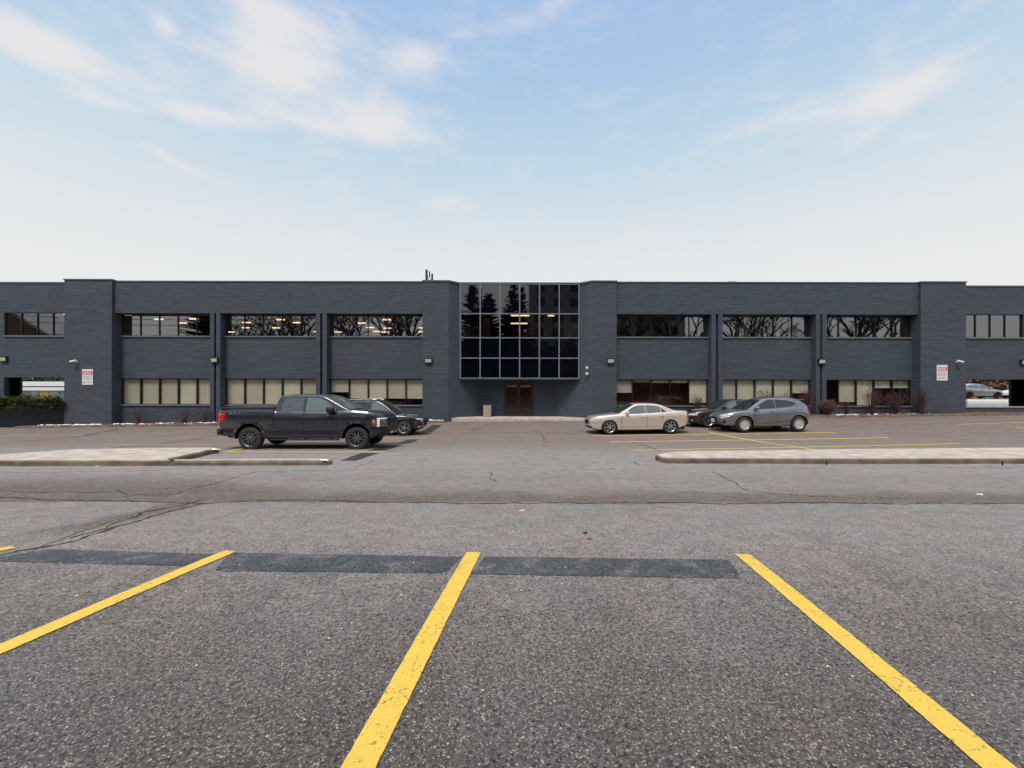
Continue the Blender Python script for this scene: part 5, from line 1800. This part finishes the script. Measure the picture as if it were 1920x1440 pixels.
c.side_glass(-.24, .66, lo, lambda x: sm_list([(-.24, 1.332), (.05, 1.315), (.35, 1.185), (.66, .965)], x), 'car_glass_light', root)
c.side_line([(-1.29, 1.0), (-1.03, 1.195), (-.8, 1.308), (-.5, 1.348), (-.15, 1.352), (.08, 1.33), (.35, 1.20), (.72, .945)], .02, 'car_black', root, 'window_trim_or_glint', off=.004)
c.side_line([(-.29, .98), (-.29, 1.33)], .05, 'car_black', root, 'door_pillar', off=.004)
c.top_patch(.22, .98, 'car_glass', root, 'windshield', wk=.97)
c.top_patch(-1.68, -1.08, 'car_glass', root, 'rear_window', wk=.9)
c.side_line([(-.30, .27), (-.32, .6), (-.29, .95)], .012, 'underbody', root, 'door_gap'); c.side_line([(.88, .27), (.90, .6), (.84, .92)], .014, 'underbody', root, 'door_gap'); c.side_line([(-1.0, .58), (-1.07, .75), (-1.08, 1.0)], .012, 'underbody', root, 'door_gap')
c.side_line([(-1.0, .36), (0, .36), (.98, .35)], .014, 'alloy', root, 'sill_trim', off=.008)
c.handles([(-1.02, .83), (-.14, .80)], 'paint_champagne', root); c.mirror(.62, 1.0, 'paint_champagne', root, (.08, .09, .065))
c.wrap(c.phi_of_x(2.18), c.phi_of_y(.52), lambda u: .55, lambda u: .75 - .02 * u, 'lamp_clear', root, 'headlight', off=.008)
c.wrap(0, c.phi_of_y(.42), lambda u: .44, lambda u: .66, 'chrome', root, 'grille', off=.02)
c.wrap(0, c.phi_of_y(.36), lambda u: .46, lambda u: .62, 'car_black', root, 'grille_mesh', off=.03)
c.wrap(c.phi_of_x(2.05), c.phi_of_x(2.11), lambda u: .47, lambda u: .52, 'lamp_amber', root, 'side_marker', off=.008)
c.wrap(0, c.phi_of_y(.6), lambda u: .29, lambda u: .38, 'car_black', root, 'lower_intake', off=.008)
c.wrap(c.phi_of_x(-2.27), c.phi_of_y(.66, False), lambda u: .70, lambda u: 1.00, 'lamp_red', root, 'taillight', off=.012)
arch_lip(c, root, 'paint_champagne', .035, .012, .05)
for x in c.wheels:
    for sg in (1, -1): c.wheel(x, sg, 'alloy', root, SEVEN)
c.plate(False, .72, root)
sedan = root

# ---- steel-grey crossover (faces left)
nx = dict(W=1.85, xr=-2.16, xf=2.36, pf=4.0, pr=4.2, wheels=(-1.33, 1.33), rw=.362, ra=.445, ay=1.02, rim=.235, tw=.23, tumble=.38, crown=.03,
          bottom=[(-2.16, .50), (-1.8, .36), (-.9, .27), (.9, .27), (1.8, .30), (2.36, .34)],
          top=[(-2.16, 1.06), (-2.02, 1.15), (-1.2, 1.15), (-.2, 1.07), (.6, 1.03), (1.0, 1.03), (1.5, 1.0), (1.95, .93), (2.22, .84), (2.36, .77)],
          prof=[(0, .91), (.1, .965), (.28, .945), (.40, .975), (.62, .99), (.72, 1.0), (.76, .985), (.90, .955), (1, .88)],
          ef=[(0, -.15), (.2, -.02), (.5, .04), (.8, .02), (1, -.08)], er=[(0, -.10), (.3, .04), (.6, .03), (1, -.1)],
          gx=(-2.04, 1.15), roofl=[(-2.04, 1.16), (-1.92, 1.24), (-1.72, 1.39), (-1.52, 1.51), (-1.25, 1.575), (-.8, 1.605), (-.3, 1.615), (.10, 1.585), (.36, 1.50), (.75, 1.27), (1.15, 1.03)])
c, root = make('crossover', nx, 'steel-grey crossover suv with silver wheel covers, parked on the far right', 'suv', (0, 0, 0), PI)
c.body('paint_steel', root); c.cabin('paint_steel', root)
lo = lambda x: sm_list([(-1.34, 1.33), (-1.2, 1.255), (-1.0, 1.20), (-.3, 1.13), (.85, 1.075)], x)
c.side_glass(-1.34, -.30, lo, lambda x: sm_list([(-1.34, 1.335), (-1.15, 1.42), (-.8, 1.49), (-.30, 1.52)], x), 'car_glass', root)
c.side_glass(-.25, .84, lo, lambda x: sm_list([(-.25, 1.52), (.08, 1.495), (.34, 1.385), (.84, 1.08)], x), 'car_glass', root)
c.side_line([(-1.42, 1.33), (-1.15, 1.448), (-.8, 1.518), (-.3, 1.548), (.10, 1.52), (.36, 1.41), (.90, 1.07)], .026, 'alloy', root, 'window_trim_or_glint', off=.006)  # bright alloy strip paints the sky's reflection along the roof edge
c.top_patch(.36, 1.10, 'car_glass', root, 'windshield', wk=.97)
c.top_patch(-.75, .02, 'car_black', root, 'roof_panel', wk=.8, off=.004)
m = MB(); m.rbox(-1.82, -1.46, -.60, .60, 1.485, 1.52, .012); m.build('roof_spoiler', MATS['paint_steel'], root)
c.side_line([(-.25, .36), (-.27, .7), (-.24, 1.05)], .014, 'underbody', root, 'door_gap'); c.side_line([(.84, .36), (.88, .7), (.82, 1.0)], .014, 'underbody', root, 'door_gap'); c.side_line([(-1.12, .76), (-1.2, .9), (-1.2, 1.1)], .012, 'underbody', root, 'door_gap')
c.side_line([(-.88, .34), (0, .33), (.86, .33)], .09, 'car_black', root, 'sill_trim')
c.side_line([(-.9, .50), (-.2, .46), (.5, .42), (.8, .405)], .035, 'alloy_grey', root, 'side_crease', off=.012)
c.handles([(-1.02, 1.0), (.0, .95)], 'paint_steel', root); c.mirror(.72, 1.14, 'paint_steel', root)
c.wrap(c.phi_of_x(1.86), c.phi_of_y(.42), lambda u: .80 - .08 * u, lambda u: .90 - .07 * u, 'lamp_clear', root, 'headlight', off=.008)
c.wrap(c.phi_of_x(1.98), c.phi_of_y(.55), lambda u: .75 - .10 * u, lambda u: .775 - .09 * u, 'lamp_white', root, 'daytime_light', off=.012)
c.wrap(0, c.phi_of_y(.34), lambda u: .42 + .0 * u, lambda u: .74 - .06 * u, 'car_black', root, 'grille', off=.015)
c.wrap(0, c.phi_of_x(2.1), lambda u: .345, lambda u: .385, 'alloy', root, 'bumper_trim', off=.015)
c.wrap(c.phi_of_x(2.12), c.phi_of_y(.62), lambda u: .44, lambda u: .56, 'car_black', root, 'fog_recess', off=.006)
c.wrap(c.phi_of_x(-1.90), c.phi_of_y(.45, False), lambda u: .98 + .03 * (1 - u), lambda u: 1.08, 'lamp_red', root, 'taillight', off=.012)
arch_lip(c, root, 'paint_steel', .04, .014, .05)
for x in c.wheels:
    for sg in (1, -1): c.wheel(x, sg, 'hub_silver', root, TENC)
c.plate(True, .54, root)
cross = root

# ---- dark sedan behind (faces left)
dk = dict(sd2); dk.update(W=1.82, xf=2.40, xr=-2.4, top=[(-2.4, .93), (-2.2, 1.0), (-1.5, 1.0), (-.5, .97), (.6, .95), (1.0, .94), (1.5, .88), (2.0, .80), (2.3, .72), (2.46, .64)])
c, root = make('sedan', dk, 'black sedan mostly hidden behind the grey crossover', 'car', (0, 0, 0), PI)
c.body('paint_darkgrey', root); c.cabin('paint_darkgrey', root)
lo = lambda x: 1.0 - .02 * (x + 1)
c.side_glass(-.90, -.20, lo, lambda x: sm_list([(-.90, 1.215), (-.7, 1.315), (-.45, 1.355), (-.20, 1.362)], x), 'car_glass', root)
c.side_glass(-.11, .66, lo, lambda x: sm_list([(-.11, 1.36), (.08, 1.33), (.35, 1.20), (.66, .995)], x), 'car_glass_light', root)
c.top_patch(.20, .96, 'car_glass', root, 'windshield', wk=.97); c.top_patch(-1.66, -1.02, 'car_glass', root, 'rear_window', wk=.9)
c.side_line([(-.17, .27), (-.19, .6), (-.16, .96)], .014, 'underbody', root, 'door_gap'); c.side_line([(.88, .27), (.90, .6), (.84, .92)], .014, 'underbody', root, 'door_gap')
c.mirror(.62, 1.02, 'paint_darkgrey', root)
c.wrap(c.phi_of_x(2.0), c.phi_of_y(.48), lambda u: .62, lambda u: .74 - .03 * u, 'lamp_clear', root, 'headlight', off=.008)
c.wrap(0, c.phi_of_y(.40), lambda u: .34, lambda u: .66, 'car_black', root, 'grille', off=.015)
c.wrap(c.phi_of_x(2.2), c.phi_of_y(.64), lambda u: .34, lambda u: .42, 'lamp_clear', root, 'fog_light', off=.01)
c.wrap(c.phi_of_x(-2.14), c.phi_of_y(.5, False), lambda u: .78, lambda u: .95, 'lamp_red', root, 'taillight', off=.012)
for x in c.wheels:
    for sg in (1, -1): c.wheel(x, sg, 'alloy', root, dict(n=10, w0=.016, w1=.016))
c.plate(True, .45, root)
dark = root

# ---- silver hatchback and white car on the back lot
hb = dict(sd2); hb.update(xr=-2.18, xf=2.22, wheels=(-1.3, 1.33), rw=.335, ra=.385, W=1.80,
                          top=[(-2.18, .94), (-2.0, 1.0), (-1.2, 1.0), (-.5, .97), (.6, .93), (.95, .92), (1.4, .86), (1.8, .78), (2.1, .68), (2.22, .62)],
                          bottom=[(-2.18, .42), (-1.7, .28), (-.9, .22), (.9, .22), (1.8, .24), (2.22, .28)],
                          gx=(-2.02, 1.0), roofl=[(-2.02, 1.02), (-1.8, 1.14), (-1.4, 1.31), (-1.0, 1.41), (-.5, 1.455), (0, 1.44), (.25, 1.37), (.6, 1.17), (1.0, .94)])
c, root = make('hatchback', hb, 'silver hatchback beyond the snow bank, seen through the right passage', 'hatchback', (0, 0, 0), 0, group='cars on the lot behind the building')
c.body('paint_silver', root); c.cabin('paint_silver', root)
lo = lambda x: 1.0 - .03 * (x + 1)
c.side_glass(-1.45, -.35, lambda x: lo(x) + .1 * smooth(-1.1, -1.45, x), lambda x: sm_list([(-1.45, 1.14), (-1.1, 1.30), (-.7, 1.365), (-.35, 1.375)], x), 'car_glass_light', root)
c.side_glass(-.25, .70, lo, lambda x: sm_list([(-.25, 1.375), (.05, 1.34), (.35, 1.21), (.70, .985)], x), 'car_glass_light', root)
c.side_line([(-1.5, 1.12), (-1.1, 1.325), (-.7, 1.39), (-.2, 1.40), (.08, 1.36), (.35, 1.23), (.75, .96)], .03, 'car_black', root, 'window_trim_or_glint', off=.004)
c.top_patch(.25, .96, 'car_glass', root, 'windshield', wk=.97); c.top_patch(-1.9, -1.3, 'car_glass', root, 'rear_window', wk=.9)
c.side_line([(-.28, .3), (-.3, .6), (-.26, .96)], .016, 'underbody', root, 'door_gap'); c.side_line([(.86, .3), (.88, .6), (.82, .92)], .016, 'underbody', root, 'door_gap')
c.mirror(.62, 1.02, 'paint_silver', root); c.handles([(-1.1, .86), (-.1, .84)], 'paint_silver', root)
c.wrap(c.phi_of_x(1.85), c.phi_of_y(.5), lambda u: .60, lambda u: .72 - .03 * u, 'lamp_clear', root, 'headlight', off=.008)
c.wrap(c.phi_of_x(-1.9), c.phi_of_y(.5, False), lambda u: .80, lambda u: .92, 'lamp_red', root, 'taillight', off=.012)
for x in c.wheels:
    for sg in (1, -1): c.wheel(x, sg, 'alloy_black', root, SEVEN)
hatch = root
cm = {}
for o in bpy.data.objects:
    if o.parent: cm.setdefault(o.parent.name, []).append(o)


def twin(src, lab, pm, cat):
    n = copy_tree(src, None, cm)
    n['label'] = lab; n['category'] = cat
    for ch in [o for o in bpy.data.objects if o.parent == n]:
        if ch.type == 'MESH' and ch.name.split('.')[0] in ('body', 'cabin', 'mirror', 'door_handle'):
            ch.data = ch.data.copy(); ch.data.materials[0] = MATS[pm]
    return n


white = twin(hatch, 'white car with only its nose showing right of the silver hatchback', 'paint_white', 'hatchback')
whiteb = twin(hatch, 'white snow-topped car just behind and left of the silver hatchback', 'paint_white', 'hatchback')


def park(root, p_rear, p_front, near=-1, tw=.8):
    """put a car so that its two camera-side tyres stand on two ground points (rear, front)"""
    a, b = Vector((p_rear.x, p_rear.y)), Vector((p_front.x, p_front.y))
    d = (b - a).normalized(); away = Vector((-d.y, d.x))
    if away.y < 0: away = -away
    mid = (a + b) / 2 + away * tw
    root.rotation_euler.z = math.atan2(d.y, d.x)
    z = terrain(mid.x, mid.y)
    root.location = (mid.x, mid.y, z)
    # follow the cross fall
    zr = terrain(*(mid - d * 1.4)); zf = terrain(*(mid + d * 1.4))
    root.rotation_euler.y = -math.atan2(zf - zr, 2.8)


park(pick, G(470, 842), G(672, 842), tw=.86)
park(sedan, G(1257, 813.6), G(1143, 815), tw=.78)
park(cross, G(1498, 810), G(1393, 811.5), tw=.80)
pa = G(758, 817); park(suv, pa - Vector((2.72, 0, 0)), pa, tw=.82)
pd = G(1329, 802); park(dark, pd + Vector((2.85, .1, 0)), pd, tw=.8)
hatch.location = (46.95, 43.3, 1.43); hatch.rotation_euler = (0, 0, -.05)
white.location = (54.9, 45.6, 1.43); white.rotation_euler = (0, 0, PI - .0)
whiteb.location = (45.4, 48.5, 1.43); whiteb.rotation_euler = (0, 0, .3)
